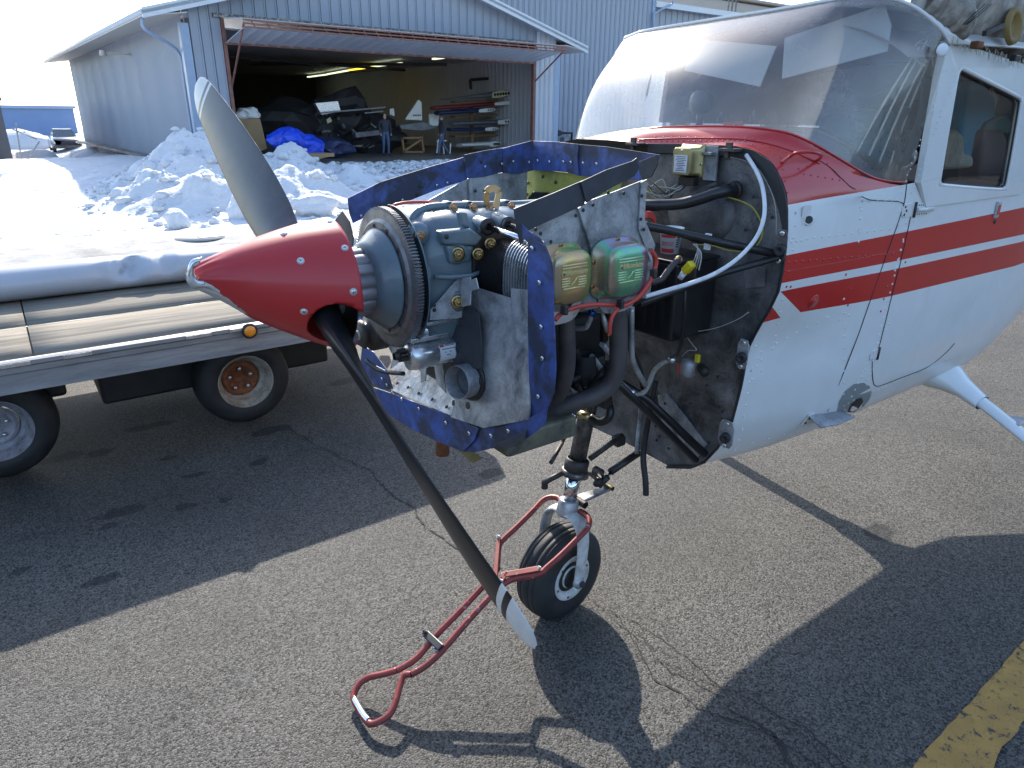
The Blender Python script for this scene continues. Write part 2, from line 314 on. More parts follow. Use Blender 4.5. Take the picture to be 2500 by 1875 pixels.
# ------------------------------------------------------------------ object helpers
def link(o,parent=None):
    COL.objects.link(o)
    if parent is not None:
        o.parent=parent; o.matrix_parent_inverse=parent.matrix_basis.inverted()
    return o
def tag(o,label=None,cat=None,group=None,kind=None):
    if label: o['label']=label
    if cat: o['category']=cat
    if group: o['group']=group
    if kind: o['kind']=kind
    return o
def root(name,loc,label,cat,group=None):
    o=bpy.data.objects.new(name,None); o.location=loc; o.empty_display_size=.1; COL.objects.link(o); return tag(o,label,cat,group)
class MB:
    def __init__(s): s.v=[]; s.f=[]; s.sm=[]; s.mi=[]
    def add(s,vs,fs,smooth=False,mi=0):
        k=len(s.v); s.v+= [tuple(v) for v in vs]; s.f+=[tuple(i+k for i in f) for f in fs]; s.sm+=[smooth]*len(fs); s.mi+=[mi]*len(fs); return s
    def box(s,a,b,mi=0):
        x0,y0,z0=[min(a[i],b[i]) for i in range(3)]; x1,y1,z1=[max(a[i],b[i]) for i in range(3)]
        return s.add([(x0,y0,z0),(x1,y0,z0),(x1,y1,z0),(x0,y1,z0),(x0,y0,z1),(x1,y0,z1),(x1,y1,z1),(x0,y1,z1)],
          [(0,3,2,1),(4,5,6,7),(0,1,5,4),(1,2,6,5),(2,3,7,6),(3,0,4,7)],mi=mi)
    def obox(s,c,ax,ay,az,mi=0):      # centre and three half-axis vectors
        c=V(c); ax=V(ax);ay=V(ay);az=V(az)
        vs=[c+ax*i+ay*j+az*k for k in(-1,1) for (i,j) in((-1,-1),(1,-1),(1,1),(-1,1))]
        return s.add(vs,[(0,3,2,1),(4,5,6,7),(0,1,5,4),(1,2,6,5),(2,3,7,6),(3,0,4,7)],mi=mi)
    def beam(s,p,q,w,h,up=(0,0,1),mi=0):
        p=V(p);q=V(q);d=(q-p); u=V(up); sd=d.cross(u)
        if sd.length<1e-6: sd=d.cross(V((0,1,0)))
        sd.normalize(); u=sd.cross(d).normalized(); return s.obox((p+q)/2,d/2,sd*w/2,u*h/2,mi)
    def tube(s,pts,r,n=10,caps=True,mi=0):
        pts=[V(p) for p in pts]; N=len(pts); rr=r if hasattr(r,'__len__') else [r]*N
        t=[(pts[min(i+1,N-1)]-pts[max(i-1,0)]).normalized() for i in range(N)]
        a=t[0].orthogonal().normalized(); vs=[];fs=[]
        for i in range(N):
            a=(a-t[i]*a.dot(t[i])); a.normalize(); b=t[i].cross(a)
            for k in range(n):
                an=2*math.pi*k/n; vs.append(pts[i]+(a*math.cos(an)+b*math.sin(an))*rr[i])
        for i in range(N-1):
            for k in range(n): fs.append((i*n+k,i*n+(k+1)%n,(i+1)*n+(k+1)%n,(i+1)*n+k))
        s.add(vs,fs,True,mi)
        if caps:
            k0=len(s.v)-len(vs); s.f.append(tuple(k0+k for k in range(n))[::-1]); s.f.append(tuple(k0+(N-1)*n+k for k in range(n))); s.sm+=[False]*2; s.mi+=[mi]*2
        return s
    def lathe(s,prof,o,ax,n=32,smooth=True,mi=0,ref=None):   # prof: (dist along axis, radius)
        o=V(o);ax=V(ax).normalized(); a=(V(ref)-ax*V(ref).dot(ax)).normalized() if ref else ax.orthogonal().normalized(); b=ax.cross(a)
        vs=[];fs=[]
        for (d,r) in prof:
            for k in range(n):
                an=2*math.pi*k/n; vs.append(o+ax*d+(a*math.cos(an)+b*math.sin(an))*max(r,1e-5))
        for i in range(len(prof)-1):
            for k in range(n): fs.append((i*n+k,i*n+(k+1)%n,(i+1)*n+(k+1)%n,(i+1)*n+k))
        return s.add(vs,fs,smooth,mi)
    def sheet(s,poly,th,nrm=None,mi=0,bev=0):      # thin plate from a 3D outline
        P=[V(p) for p in poly]; n=len(P)
        if nrm is None:
            nr=V((0,0,0))
            for i in range(n): nr+=P[i].cross(P[(i+1)%n])
            nr.normalize()
            if nr.dot(CP-P[0])<0: nr=-nr
        else: nr=V(nrm).normalized()
        s.add([p for p in P]+[p-nr*th for p in P],[tuple(range(n)),tuple(range(2*n-1,n-1,-1))]+[(i,n+i,n+(i+1)%n,(i+1)%n) for i in range(n)],mi=mi); return s
    def grid(s,rows,smooth=True,mi=0,closed=False):
        n=len(rows[0]); vs=[p for r in rows for p in r]; fs=[]
        for i in range(len(rows)-1):
            for k in range(n if closed else n-1): fs.append((i*n+k,i*n+(k+1)%n,(i+1)*n+(k+1)%n,(i+1)*n+k))
        return s.add(vs,fs,smooth,mi)
    def mesh(s,name,mats):
        me=bpy.data.meshes.new(name); me.from_pydata(s.v,[],s.f)
        for m in ([mats] if isinstance(mats,str) else mats): me.materials.append(MATS[m])
        me.polygons.foreach_set('use_smooth',s.sm); me.polygons.foreach_set('material_index',s.mi); me.update()
        b=bmesh.new(); b.from_mesh(me); bmesh.ops.recalc_face_normals(b,faces=b.faces); b.to_mesh(me); b.free(); return me
    def build(s,name,mats,parent=None,bevel=0,solid=0,kind=None,seg=2):
        o=bpy.data.objects.new(name,s.mesh(name,mats)); link(o,parent)
        if solid: m=o.modifiers.new('s','SOLIDIFY'); m.thickness=solid; m.offset=0
        if bevel: m=o.modifiers.new('b','BEVEL'); m.width=bevel; m.segments=seg; m.limit_method='ANGLE'
        if kind: o['kind']=kind
        return o
def spl(pts,n=6,r=None):
    P=[V(p) for p in pts]; out=[]
    for i in range(len(P)-1):
        p0=P[max(i-1,0)];p1=P[i];p2=P[i+1];p3=P[min(i+2,len(P)-1)]
        for k in range(n):
            t=k/n; out.append(.5*((2*p1)+(p2-p0)*t+(2*p0-5*p1+4*p2-p3)*t*t+(3*p1-p0-3*p2+p3)*t**3))
    out.append(P[-1]); return out
def hose(name,pts,r,mat,parent,n=8,sub=6): return MB().tube(spl(pts,sub),r,n).build(name,mat,parent)
def apply(o):      # bake modifiers
    dg=bpy.context.evaluated_depsgraph_get(); me=bpy.data.meshes.new_from_object(o.evaluated_get(dg)); o.modifiers.clear(); o.data=me; return o
SHARED={}
def shared(key,fn):
    if key not in SHARED: SHARED[key]=fn()
    return SHARED[key]
def place(name,me,loc,nrm,parent,roll=0,scale=1):   # small shared piece standing on a surface
    o=bpy.data.objects.new(name,me); o.matrix_basis=Matrix.Translation(V(loc))@(V(nrm).to_track_quat('Z','Y').to_matrix().to_4x4())@Matrix.Rotation(roll,4,'Z')@Matrix.Scale(scale,4)
    return link(o,parent)
def screw_mesh(r=.0042,mat='alu_bright'):
    def f():
        m=MB(); m.lathe([(-.001,r),(.0008,r),(.0018,r*.8),(.0022,r*.3),(.0022,0)],(0,0,0),(0,0,1),10)
        m.box((-r*.6,-.0005,.0019),(r*.6,.0005,.0024),1); m.box((-.0005,-r*.6,.0019),(.0005,r*.6,.0024),1); return m.mesh('screw',[mat,'ink'])
    return shared(('screw',r,mat),f)
def bolt_mesh(r=.009,mat='copper_bolt'):
    def f():
        m=MB(); m.lathe([(0,r*1.5),(.002,r*1.5),(.002,r*1.1)],(0,0,0),(0,0,1),20); m.lathe([(.002,r),(.0095,r),(.0105,r*.85),(.0105,0)],(0,0,0),(0,0,1),6,False)
        m.lathe([(.0105,r*.4),(.016,r*.4),(.016,0)],(0,0,0),(0,0,1),10); return m.mesh('bolt',[mat])
    return shared(('bolt',r,mat),f)
def screws(px,plane,nrm,parent,r=.0042,mat='alu_bright',name='screw'):
    for q in px: place(name,screw_mesh(r,mat),plane(*q),nrm,parent,random.random())

# ------------------------------------------------------------------ setting: ground
g=MB(); g.add([(-60,-60,0),(60,-60,0),(60,5.6,0),(-60,5.6,0)],[(0,1,2,3)])
asph=g.build('asphalt','asphalt',kind='structure')
def ribbon(px,w0,w1,name,mat,z=.003,jit=.9,seg=16):
    pts=[GZ(*p,z) for p in px]; out=[]
    for i in range(len(pts)-1):
        for k in range(seg):
            t=k/seg; p=pts[i].lerp(pts[i+1],t); L=(pts[i+1]-pts[i]).length
            nn=V((-(pts[i+1]-pts[i]).y,(pts[i+1]-pts[i]).x,0)).normalized()
            out.append((p+nn*(noise.noise(p*9)*.018+noise.noise(p*38)*.008+random.uniform(-.0035,.0035)),nn))
    out.append((pts[-1],nn)); m=MB(); vs=[];N=len(out)
    for i,(p,nn) in enumerate(out):
        t=i/(N-1); w=(w0+(w1-w0)*t)*(.75+jit*noise.noise(p*60)+random.uniform(-.35,.35))*(1 if 0<i<N-1 else .1)/2
        vs+= [p+nn*w,p-nn*w]
    m.add(vs,[(2*i,2*i+1,2*i+3,2*i+2) for i in range(N-1)]); return m.build(name,mat,asph)
for px,w0,w1 in [([(690,1035),(760,1080),(905,1150),(960,1210),(1010,1240),(1040,1290),(1140,1350),(1160,1370)],.007,.010),
   ([(1500,1490),(1560,1580),(1600,1660),(1740,1740),(1900,1810),(2010,1875)],.004,.008),([(1520,1500),(1650,1580),(1760,1680),(1860,1720),(1960,1780),(2080,1875)],.003,.007),
   ([(1560,1540),(1640,1640),(1760,1700)],.003,.005),([(1600,1600),(1700,1655),(1790,1690),(1870,1700)],.003,.004),([(1780,1730),(1880,1790),(1930,1875)],.009,.014),([(1850,1740),(1960,1800),(2050,1875)],.003,.006),
   ([(850,1550),(915,1520),(960,1490),(1000,1470)],.002,.003),([(700,1040),(740,1090),(800,1120),(900,1190)],.002,.003),
   ([(0,1330),(120,1300),(400,1210),(640,1140),(690,1130)],.003,.003),([(1400,1430),(1560,1560),(1650,1600)],.002,.003),([(2330,1875),(2370,1780),(2440,1700),(2500,1640)],.004,.006),
   ([(1850,1480),(1890,1465)],.003,.003)]: ribbon(px,w0,w1,'crack','crack')
# worn yellow line, ragged edge
ym=MB(); a0,a1=GZ(2550,1510),GZ(2200,1900); b0=GZ(2700,1700); nn=V((-(a1-a0).y,(a1-a0).x,0)).normalized()
if nn.dot(b0-a0)<0: nn=-nn
vs=[];N=160; a0=a0-(a1-a0)*3; a1=a1+(a1-a0)*.8
for i in range(N+1):
    p=a0.lerp(a1,i/N); 
    vs+=[(p+nn*(noise.noise(p*40)*.007+random.uniform(-.003,.003))+V((0,0,.004))),(p+nn*(.135+noise.noise(p*37+V((3,3,3)))*.009+random.uniform(-.003,.003))+V((0,0,.004)))]
ym.add(vs,[(2*i,2*i+1,2*i+3,2*i+2) for i in range(N)]); ym.build('painted_line','paint_yellow',kind='structure')

# hangar frame
HC=V((4.46,25.371,0)); _w=R(1.5); HD=V((math.cos(_w),math.sin(_w),0)); HN=V((-math.sin(_w),math.cos(_w),0))
def H(u,v,z): return HC+HD*u+HN*v+V((0,0,z))
def HP(px,py,v=0): p=PL(px,py,HN,(HC+HN*v).dot(HN))-HC; return p.dot(HD),p.z       # -> u,z
# snow field
def fbm(x,y,s,o=4): 
    t=0;a=1
    for i in range(o): t+=a*noise.noise(V((x*s,y*s,i*7.3))); s*=2.1;a*=.5
    return t
def ss(a,b,x): t=max(0,min(1,(x-a)/(b-a))); return t*t*(3-2*t)
def ground_z(x,y):
    z=.03-.36*ss(6,10,y)*(1-ss(20,25,y))
    z-=1.0*ss(30,50,y)*(1-ss(2,6,x))
    return z
def snow_z(x,y): return ground_z(x,y)+.05*fbm(x,y,.7)+(.030*fbm(x*.7,y*1.0,3.0,3)-.11*abs(noise.noise(V((x*1.7,y*3.0,4.0)))))*(1-ss(20,34,y))
def axis(lo,hi,base,k,c):
    out=[lo]; 
    while out[-1]<hi: out.append(out[-1]+max(base,abs(out[-1]-c)*k))
    return out
m=MB(); xs=axis(-45,75,.085,.0125,1); ys=axis(5.3,95,.07,.0105,5)
m.grid([[V((x,y,(snow_z(x,y) if not(y>24.7 and x>5.2 and y<54) else -.12) - (.35 if y<5.45 else 0))) for x in xs] for y in ys])
m.build('snow_field','snow',kind='structure')
# ploughed snow pile: chunky height field
PK=[(2.9,19.8,1.55,1.5,2.4),(3.7,21.6,1.35,1.3,1.6),(1.6,16.8,.75,1.2,1.4),(5.4,20.0,.9,1.2,2.0),(6.3,21.6,1.0,1.0,1.5),(7.6,20.4,.55,1.3,2.0),(2.3,15.6,.9,.8,1.0),(4.3,16.6,.75,1.6,1.5),(9.2,19.6,.22,1.4,2.2),(3.2,14.3,.25,1.1,.8)]
def pile_z(x,y):
    h=0
    for (cx,cy,a,sx,sy) in PK: h=max(h,a*math.exp(-((x-cx)/sx)**2-((y-cy)/sy)**2))
    if h<.02: return 0
    c=0
    for s,a in ((1.1,.32),(2.6,.16),(6,.06)):
        d,_=noise.voronoi(V((x*s,y*s,h*s*1.0)),distance_metric='DISTANCE'); c+=a*(.55-d[0])
    return h+ss(.05,.35,h)*c*1.15+.12*ss(.1,.4,h)*fbm(x,y,.9)
m=MB(); nx,ny=170,150
m.grid([[ (lambda x,y:V((x,y,ground_z(x,y)-.06+pile_z(x,y))))(-1.2+14.5*i/nx,12.0+12.6*j/ny) for i in range(nx+1)] for j in range(ny+1)])
tag(m.build('snow_pile','snow'),'tall lumpy pile of ploughed snow in front of the open hangar','snow pile',kind='stuff')
def lump(name,c,s,label,seed=0,mat='snow'):
    b=bmesh.new(); bmesh.ops.create_icosphere(b,subdivisions=3,radius=1)
    for v in b.verts:
        d=1+.45*noise.noise(v.co*1.3+V((seed,0,0)))+.15*noise.noise(v.co*4+V((seed,1,0))); v.co=V((v.co.x*s[0],v.co.y*s[1],v.co.z*s[2]))*d+V(c)
    me=bpy.data.meshes.new(name); b.to_mesh(me); b.free(); me.materials.append(MATS[mat])
    for p in me.polygons: p.use_smooth=mat=='snow'
    return tag(link(bpy.data.objects.new(name,me)),label,'snow lump' if mat=='snow' else None)
lump('snow_lump',(1.05,13.3,-.22),(.22,.2,.2),'small lone snow lump left of the big snow pile',3)
lump('snow_lump',(2.55,13.9,-.15),(.42,.3,.3),'rounded snow lump at the foot of the pile below its bright facet',9)
lump('snow_lump',(3.9,13.5,-.15),(.5,.35,.28),'wide snow lump at the foot of the pile beside the propeller blade',14)

mm=MB()
ico=bmesh.new(); bmesh.ops.create_icosphere(ico,subdivisions=2,radius=1); IV=[v.co.copy() for v in ico.verts]; IF=[tuple(v.index for v in f.verts) for f in ico.faces]; ico.free()
def chunk(x,y,z,r):
    sd=V((x*7,y*5,z)); sc=V((random.uniform(.8,1.3),random.uniform(.8,1.2),random.uniform(.55,.9)))
    mm.add([V((v.x*sc.x,v.y*sc.y,v.z*sc.z))*r*(1+.55*noise.noise(v*1.5+sd)+.2*noise.noise(v*4+sd))+V((x,y,z)) for v in IV],IF,True)
k=0
while k<750:
    x=random.uniform(-.6,12.5); y=random.uniform(12.3,24); h=pile_z(x,y)
    if h<.06: continue
    r=.03+.15*random.random()**4; chunk(x,y,ground_z(x,y)-.06+h+r*.25,r); k+=1
for k in range(160):
    x=random.uniform(0,11); y=random.uniform(11.5,14.5); r=.03+.08*random.random()**2; chunk(x,y,snow_z(x,y)+r*.2,r)
for k in range(900):
    x=random.uniform(5.5,17); y=21.6+3.0*random.random()**1.3; r=.03+.10*random.random()**2; chunk(x,y,-.07+.25*(y<23.4)*ss(24,21,y)*.3+ r*.3+ (ground_z(x,y)+.05 if y<23.2 else 0),r)
tag(mm.build('snow_chunks','snow'),'loose snow chunks broken off the ploughed pile and along the hangar apron','snow chunks',kind='stuff')
# ------------------------------------------------------------------ main hangar
hg=root('hangar',HC,'pale blue grey metal hangar with its folding door raised','building')
W=16.2; DL=1.17; DR=14.87; HZ=4.78; EZ=4.62; AP=8.1; SLP=.274; APZ=EZ+AP*SLP+.45; LEN=28
def roofz(u): return APZ-abs(u-AP)*SLP
m=MB()
for a,b,z0,zt in ((0,DL,-.4,None),(DR,W,-.4,None),(DL,DR,HZ,None)):
    k=(AP,) if a<AP<b else ()
    us=[a,*k,b]; m.sheet([H(a,.06,z0)]+[H(u,.06,roofz(u)-.05) for u in us]+[H(b,.06,z0)],.05,-HN)
m.build('wall','panel_blue',hg)
def panels(u0,u1,zb,n,par,ztop,v=0,mat='panel_blue',P=H):
    w=(u1-u0)/n
    for i in range(n):
        a=u0+i*w+.012; b=u0+(i+1)*w-.012; mm=MB()
        q=[P(a,v,zb),P(b,v,zb),P(b,v,ztop(b)),P(a,v,ztop(a))]
        mm.sheet(q,.045,-HN); c=(a+b)/2
        mm.obox((P(b-.035,v-.012,zb)+P(b-.035,v-.012,ztop(b-.035)))/2,HD*.022,HN*.014,V((0,0,(ztop(b-.035)-zb)/2-.01)))
        mm.build('wall_panel',mat,par)
panels(.16,DL,-.4,3,hg,lambda u:roofz(u)-.06)
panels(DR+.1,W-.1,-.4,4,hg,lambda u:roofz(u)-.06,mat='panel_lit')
panels(DL,DR,HZ+.05,34,hg,lambda u:roofz(u)-.06)
for u in (-.02,W+.02): MB().obox(H(u,.1,2.0),HD*.14,HN*.14,V((0,0,2.5))).build('corner_trim','trim_blue',hg)
# left side wall: corrugated
m=MB(); row0=[];row1=[];n=1180
for i in range(n+1):
    v=.2+(LEN-.2)*i/n; o=.024*math.sin(v*2*math.pi/.19)
    row0.append(H(-.03+o,v,-1.3)); row1.append(H(-.03+o,v,EZ+.35))
m.grid([row0,row1],False); m.build('side_wall','panel_blue',hg,kind='stuff')
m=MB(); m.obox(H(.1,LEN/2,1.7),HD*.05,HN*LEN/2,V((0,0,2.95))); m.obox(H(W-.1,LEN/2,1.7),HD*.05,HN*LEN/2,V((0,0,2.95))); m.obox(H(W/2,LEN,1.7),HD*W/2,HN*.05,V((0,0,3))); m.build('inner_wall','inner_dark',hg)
m=MB();row0=[];row1=[]
for i in range(int(LEN*12)+1):
    v=.15+i/12; o=.03*(1 if i%4<1 else 0); row0.append(H(W-.17-o,v,0)); row1.append(H(W-.17-o,v,4.4))
m.grid([row0,row1],False); m.build('side_lining','inner_wall',hg)
m=MB(); m.obox(H(W/2,LEN/2+.1,4.42),HD*(W/2-.1),HN*(LEN/2),V((0,0,.03))); m.build('ceiling','inner_wall',hg)
m=MB(); m.obox(H(W/2-.3,LEN/2-.7,-.04),HD*(W/2+.2),HN*(LEN/2+.6),V((0,0,.05))); m.build('floor_slab','concrete',hg)
# roof
for sgn,ue in ((-1,-1.35),(1,W+1.35)):
    m=MB(); a=H(AP,-.65,APZ); b=H(ue,-.65,roofz(ue)); m.sheet([a,b,b+HN*(LEN+1.2),a+HN*(LEN+1.2)],.10,(0,0,1)); m.build('roof','roof_metal',hg)
    m=MB(); m.sheet([a+V((0,0,.08)),b+V((0,0,.08)),b-V((0,0,.22)),a-V((0,0,.22))],.05,-HN); m.build('fascia','fascia',hg)
    m=MB(); w=H(0 if sgn<0 else W,-.6,roofz(ue)-.16)-HC; e=H(ue,-.6,roofz(ue)-.16)
    ww=HC+w; m.sheet([e,ww+V((0,0,.2)),ww+V((0,0,.2))+HN*(LEN+1),e+HN*(LEN+1)],.03,(0,0,-1)); m.build('soffit','soffit',hg)
    m=MB(); m.tube([e+V((0,0,.13))-HD*.05*(-sgn)*-1,e+V((0,0,.13))+HN*(LEN+1.1)],.10,8); m.build('gutter','fascia',hg)
e=H(-1.3,-.35,roofz(-1.35)-.2)
hose('downpipe',[e,e+V((0,0,-.3)),H(-.6,.1,3.9),H(-.14,.5,3.55),H(-.14,.5,2.6),H(-.14,.5,-.2)],.05,'trim_blue',hg,8,3)
m=MB(); m.obox(H(-.5,9,4.05),HD*.45,HN*.05,V((0,0,.04))); m.lathe([(0,.12),(.2,.16),(.2,0)],H(-1.1,9,4.15),(0,0,-1),10); m.build('wall_lamp','soffit',hg)
# door frame and folding door
for u in (DL+.05,DR-.05): MB().obox(H(u,.0,2.2),HD*.055,HN*.09,V((0,0,2.55))).build('door_frame','door_steel',hg)
def hv(px,py,u): p=PL(px,py,HD,(HC+HD*u).dot(HD))-HC; return p.dot(HN),p.z
vo_,zo=hv(1385,113,DR); vo2,zo2=hv(1384,128,DR)
vo_=max(-2.6,min(-.5,vo_)); zo=HZ-.45 if not(3.5<zo<5) else zo
ub,uc=DL+.05,DR-.05
dr=MB(); rows=[]
for k in range(0,int((uc-ub)/.115)):       # ribbed lower leaf seen from below
    u=ub+k*.115; dz=.03 if k%4==0 else 0
    rows.append([H(u,-.02,3.98-dz),H(u,vo_+.05,zo-.22-dz)])
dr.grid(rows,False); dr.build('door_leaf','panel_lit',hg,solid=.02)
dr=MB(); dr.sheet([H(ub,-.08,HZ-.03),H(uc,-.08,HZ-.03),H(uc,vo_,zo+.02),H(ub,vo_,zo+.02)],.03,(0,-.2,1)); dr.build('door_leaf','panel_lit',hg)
dr=MB()
for dz in (0,-.10,-.20): dr.beam(H(ub,vo_,zo+dz-.03),H(uc,vo_,zo+dz-.03),.05,.045)
dr.beam(H(ub,-.12,3.96),H(uc,-.12,3.96),.06,.07)
for k in range(28):
    u=ub+(uc-ub)*(k+.5)/28; dr.beam(H(u,vo_,zo-.03),H(u+.12,vo_,zo-.22),.03,.03)
dr.build('door_truss','door_steel',hg)
for u,s in ((DL+.1,1),(DR,-1)): MB().beam(H(u,vo_+.1,zo-.1),H(u,-.05,2.6 if s>0 else 3.2),.05,.05).build('door_brace','door_steel',hg)
MB().obox(H((ub+uc)/2-.2,-.1,HZ+.02),HD*((uc-ub)/2+.1),HN*.06,V((0,0,.06))).build('door_header','steel_oily',hg)
m=MB(); m.beam(H(3,8,4.1),H(13.5,9.5,4.0),.12,.12); m.beam(H(6,12,4.1),H(14,6,4.15),.1,.14); m.build('ceiling_track','dark_stuff',hg)
MATS['tube_lamp']=M('tube_lamp_w',(.8,.8,.6),.5,emis=(.9,1,.66),estr=.5); M('tube_lamp_y',(.8,.6,.1),.5,emis=(1,.72,.05),estr=.8)
def lampline(px0,px1,mat):
    z=4.2; p=GZ(*px0,z); q=GZ(*px1,z); MB().beam(p,q,.16,.07).build('ceiling_lamp',mat,hg)
lampline((752,188),(797,182),'tube_lamp'); lampline((800,181),(850,172),'tube_lamp'); lampline((854,171),(912,163),'tube_lamp_y'); lampline((915,162),(980,154),'tube_lamp'); lampline((1058,144),(1082,141),'tube_lamp')

# ------------------------------------------------------------------ things in the hangar
def HY(px,py,y): return Y(px,py,y)
def slab(px,y,th): return [Y(*q,y) for q in px],th
def plate_thing(name,px,y,th,mat,label,cat,group=None,y2=None):
    m=MB(); m.sheet([Y(*q,y) for q in px],th,(0,-1,0)); return tag(m.build(name,mat),label,cat,group)
plate_thing('plywood_crate',[(560,292),(635,290),(652,362),(640,368),(575,368)],26.6,1.1,'plywood','plywood crate inside the left door post of the hangar','crate')
lump('plastic_bundle',Y(605,278,26.9),(.45,.3,.22),'pale crumpled plastic on top of the plywood crate',5,'white_item')['category']='plastic bundle'
lump('blue_tarp',Y(722,352,24.6),(.95,.6,.50),'bright blue crumpled tarp heaped at the hangar door',21,'tarp')['category']='tarp'
lump('dark_tarp',Y(800,362,27.5),(.95,.6,.42),'dull dark blue tarp behind the bright blue one',25,'tarp_dark')['category']='tarp'
m=MB(); m.obox(Y(765,378,23.9),(.55,.05,.0),(-.1,.4,0),(0,0,.06)); m.obox(Y(775,384,23.7),(.3,.2,.02),(-.1,.2,.0),(0,0,.03)); tag(m.build('wooden_pallet','plywood'),'broken wooden pallet under the edge of the blue tarp','pallet')
lump('covered_machine',Y(690,320,31),(2.3,1.2,1.3),'large machine under a black cover left in the hangar',31,'dark_stuff')['category']='machine'
lump('engine_block',Y(835,285,31),(1.3,.9,1.1),'dark heap of machinery in the middle of the hangar',33,'dark_stuff')['category']='machinery'
lump('engine_block',Y(900,330,31),(1.7,.9,.9),'lower dark heap of machine parts left of the first man',37,'dark_stuff')['category']='machinery'
plate_thing('folded_foil',[(770,252),(825,247),(832,272),(785,280)],29.5,.3,'alu_bright','crumpled silvery foil sheet on the machinery','sheet')
plate_thing('paper_sign',[(797,292),(806,286),(811,296),(800,302)],29.4,.02,'cream','small yellowish paper stuck on the machinery','paper')
m=MB(); m.beam(Y(780,276,29.3),Y(940,262,29.3),.08,.06); m.beam(Y(890,276,29.3),Y(935,272,29.3),.08,.05); m.beam(Y(865,330,29),Y(935,322,29),.3,.2)
tag(m.build('metal_frame','grey_stuff'),'grey metal frame lying on the dark machinery','frame')
fin=root('tail_fin',Y(1010,290,30.5),'white aircraft fin with dark lettering standing on a stand','fin')
m=MB(); m.sheet([Y(*q,30) for q in [(989,292),(1031,294),(1030,250),(1022,243)]],.09,(0,-1,0)); m.build('fin_panel','white_item',fin,.02)
m=MB()
for k in range(5): 
    p=Y(1010+k*4,281.5,29.97); m.obox(p,(.022,0,0),(0,.006,0),(0,0,.035))
m.build('lettering','ink',fin)
m=MB(); m.sheet([Y(*q,30.1) for q in [(975,305),(1035,297),(1070,312),(1030,320),(980,316)]],.3,(0,-1,0)); m.build('tail_cone','grey_stuff',fin,.03)
st=root('wooden_stand',Y(1006,372,29.5),'grey wooden stand with a diagonal brace under the tail fin','stand')
m=MB()
for a,b in (((981,335),(986,372)),((1029,336),(1034,370)),((980,337),(1032,336)),((987,368),(1027,341)),((985,371),(1033,371))): m.beam(Y(*a,29.2),Y(*b,29.2),.09,.09)
m.build('timber','shelf_wood',st)
plate_thing('white_cowling',[(952,266),(962,265),(963,284),(952,279)],30.2,.1,'white_item','small white cowling part behind the first man','panel')
plate_thing('white_cowling',[(1048,278),(1072,279),(1070,306),(1049,308)],30.2,.12,'white_item','white curved cowling left of the second man','panel')
cl=root('machine_parts',Y(880,360,30.2),'jumble of dark engine parts and pipes between the tarps and the first man','machinery')
for i in range(70):
    px=770+180*random.random(); py=262+100*random.random(); 
    if py<300 and px>900: py+=40
    p=Y(px,py,29.6+1.2*random.random()); mm=MB()
    if random.random()<.5: mm.beam(p,p+V((random.uniform(-.5,.5),random.uniform(-.2,.2),random.uniform(-.35,.35))),.03+.08*random.random(),.03+.06*random.random())
    else: mm.lathe([(0,0),(0,.06+.1*random.random()),(.1+.12*random.random(),.08),(.2,0)],p,(random.uniform(-1,1),-1,random.uniform(-1,1)),8,False)
    mm.build(random.choice(['pipe','engine_part','bracket_part']),random.choice(['dark_stuff','dark_stuff','steel_dark','grey_stuff','steel_oily']),cl)
# rack with stored wings along the right wall
rk=root('storage_rack',Y(1200,372,30.5),'brown timber rack holding spare wings by the right hangar wall','rack')
for a,b in (((1232,255),(1262,352)),((1222,258),(1240,352)),((1225,335),(1245,372)),((1150,258),(1152,365))): MB().beam(Y(*a,30.2),Y(*b,30.2),.14,.16).build('post','shelf_wood',rk)
for y0 in (246,266,282,313,330): m=MB(); m.beam(Y(1105,y0+3,30.4),Y(1235,y0-3,30.4),.5,.09); m.build('shelf','shelf_wood',rk)
m=MB(); m.beam(Y(1148,195,31),Y(1220,190,31),.12,.14)
for a,b in (((1148,195),(1150,218)),((1220,190),(1218,228))): m.beam(Y(*a,31),Y(*b,31),.1,.1)
tag(m.build('wall_shelf','dark_stuff'),'empty dark bracket shelf high on the right inner wall','shelf')
def wingpiece(a,b,w0,w1,mat,endmat,label,holes=5,y=29.7):
    t=root('spare_wing',Y(*b,y),label,'wing','spare wings stored on the rack')
    p,q=Y(*a,y),Y(*b,y+.02); m=MB(); rows=[]
    for i in range(7):
        s=i/6; c=p.lerp(q,s); w=w0+(w1-w0)*s
        rows.append([c+V((0,-.25,0))+V((0,math.cos(an)*.3,math.sin(an)*w)) for an in [2*math.pi*k/12 for k in range(12)]])
    m.grid(rows,True,closed=True); k=len(m.v); m.add(rows[0],[tuple(range(12))]); m.build('wing_skin',mat,t)
    if endmat:
        d=(q-p).normalized(); L=(q-p).length
        m=MB(); m.sheet([q+d*(L*x)+V((0,-.56,z*w1)) for x,z in ((-.28,-.8),(-.14,-.95),(0,-.6),(.04,0),(0,.7),(-.14,.95),(-.28,.6))],.03,(0,-1,0)); m.build('root_rib',endmat,t)
        m=MB()
        for j in range(holes): c=q+d*L*(-.02-.045*j)+V((0,-.6,0)); m.lathe([(0,w1*.42),(.01,w1*.42),(.01,0)],c,(0,-1,0),10)
        m.build('lightening_hole','ink',t,kind=None)
wingpiece((1075,243),(1228,228),.02,.17,'grey_stuff','cream','topmost spare wing with a yellowish root rib full of holes',6)
wingpiece((1050,264),(1245,250),.10,.09,'maroon','white_item','dark red spare wing with a white tip on the rack',0)
wingpiece((1060,276),(1190,268),.10,.10,'navy','white_item','dark blue spare wing with holed white rib under the red one',3)
wingpiece((1095,302),(1240,296),.10,.13,'grey_stuff','white_item','bare grey spare wing with large oval holes, middle of the rack',4)
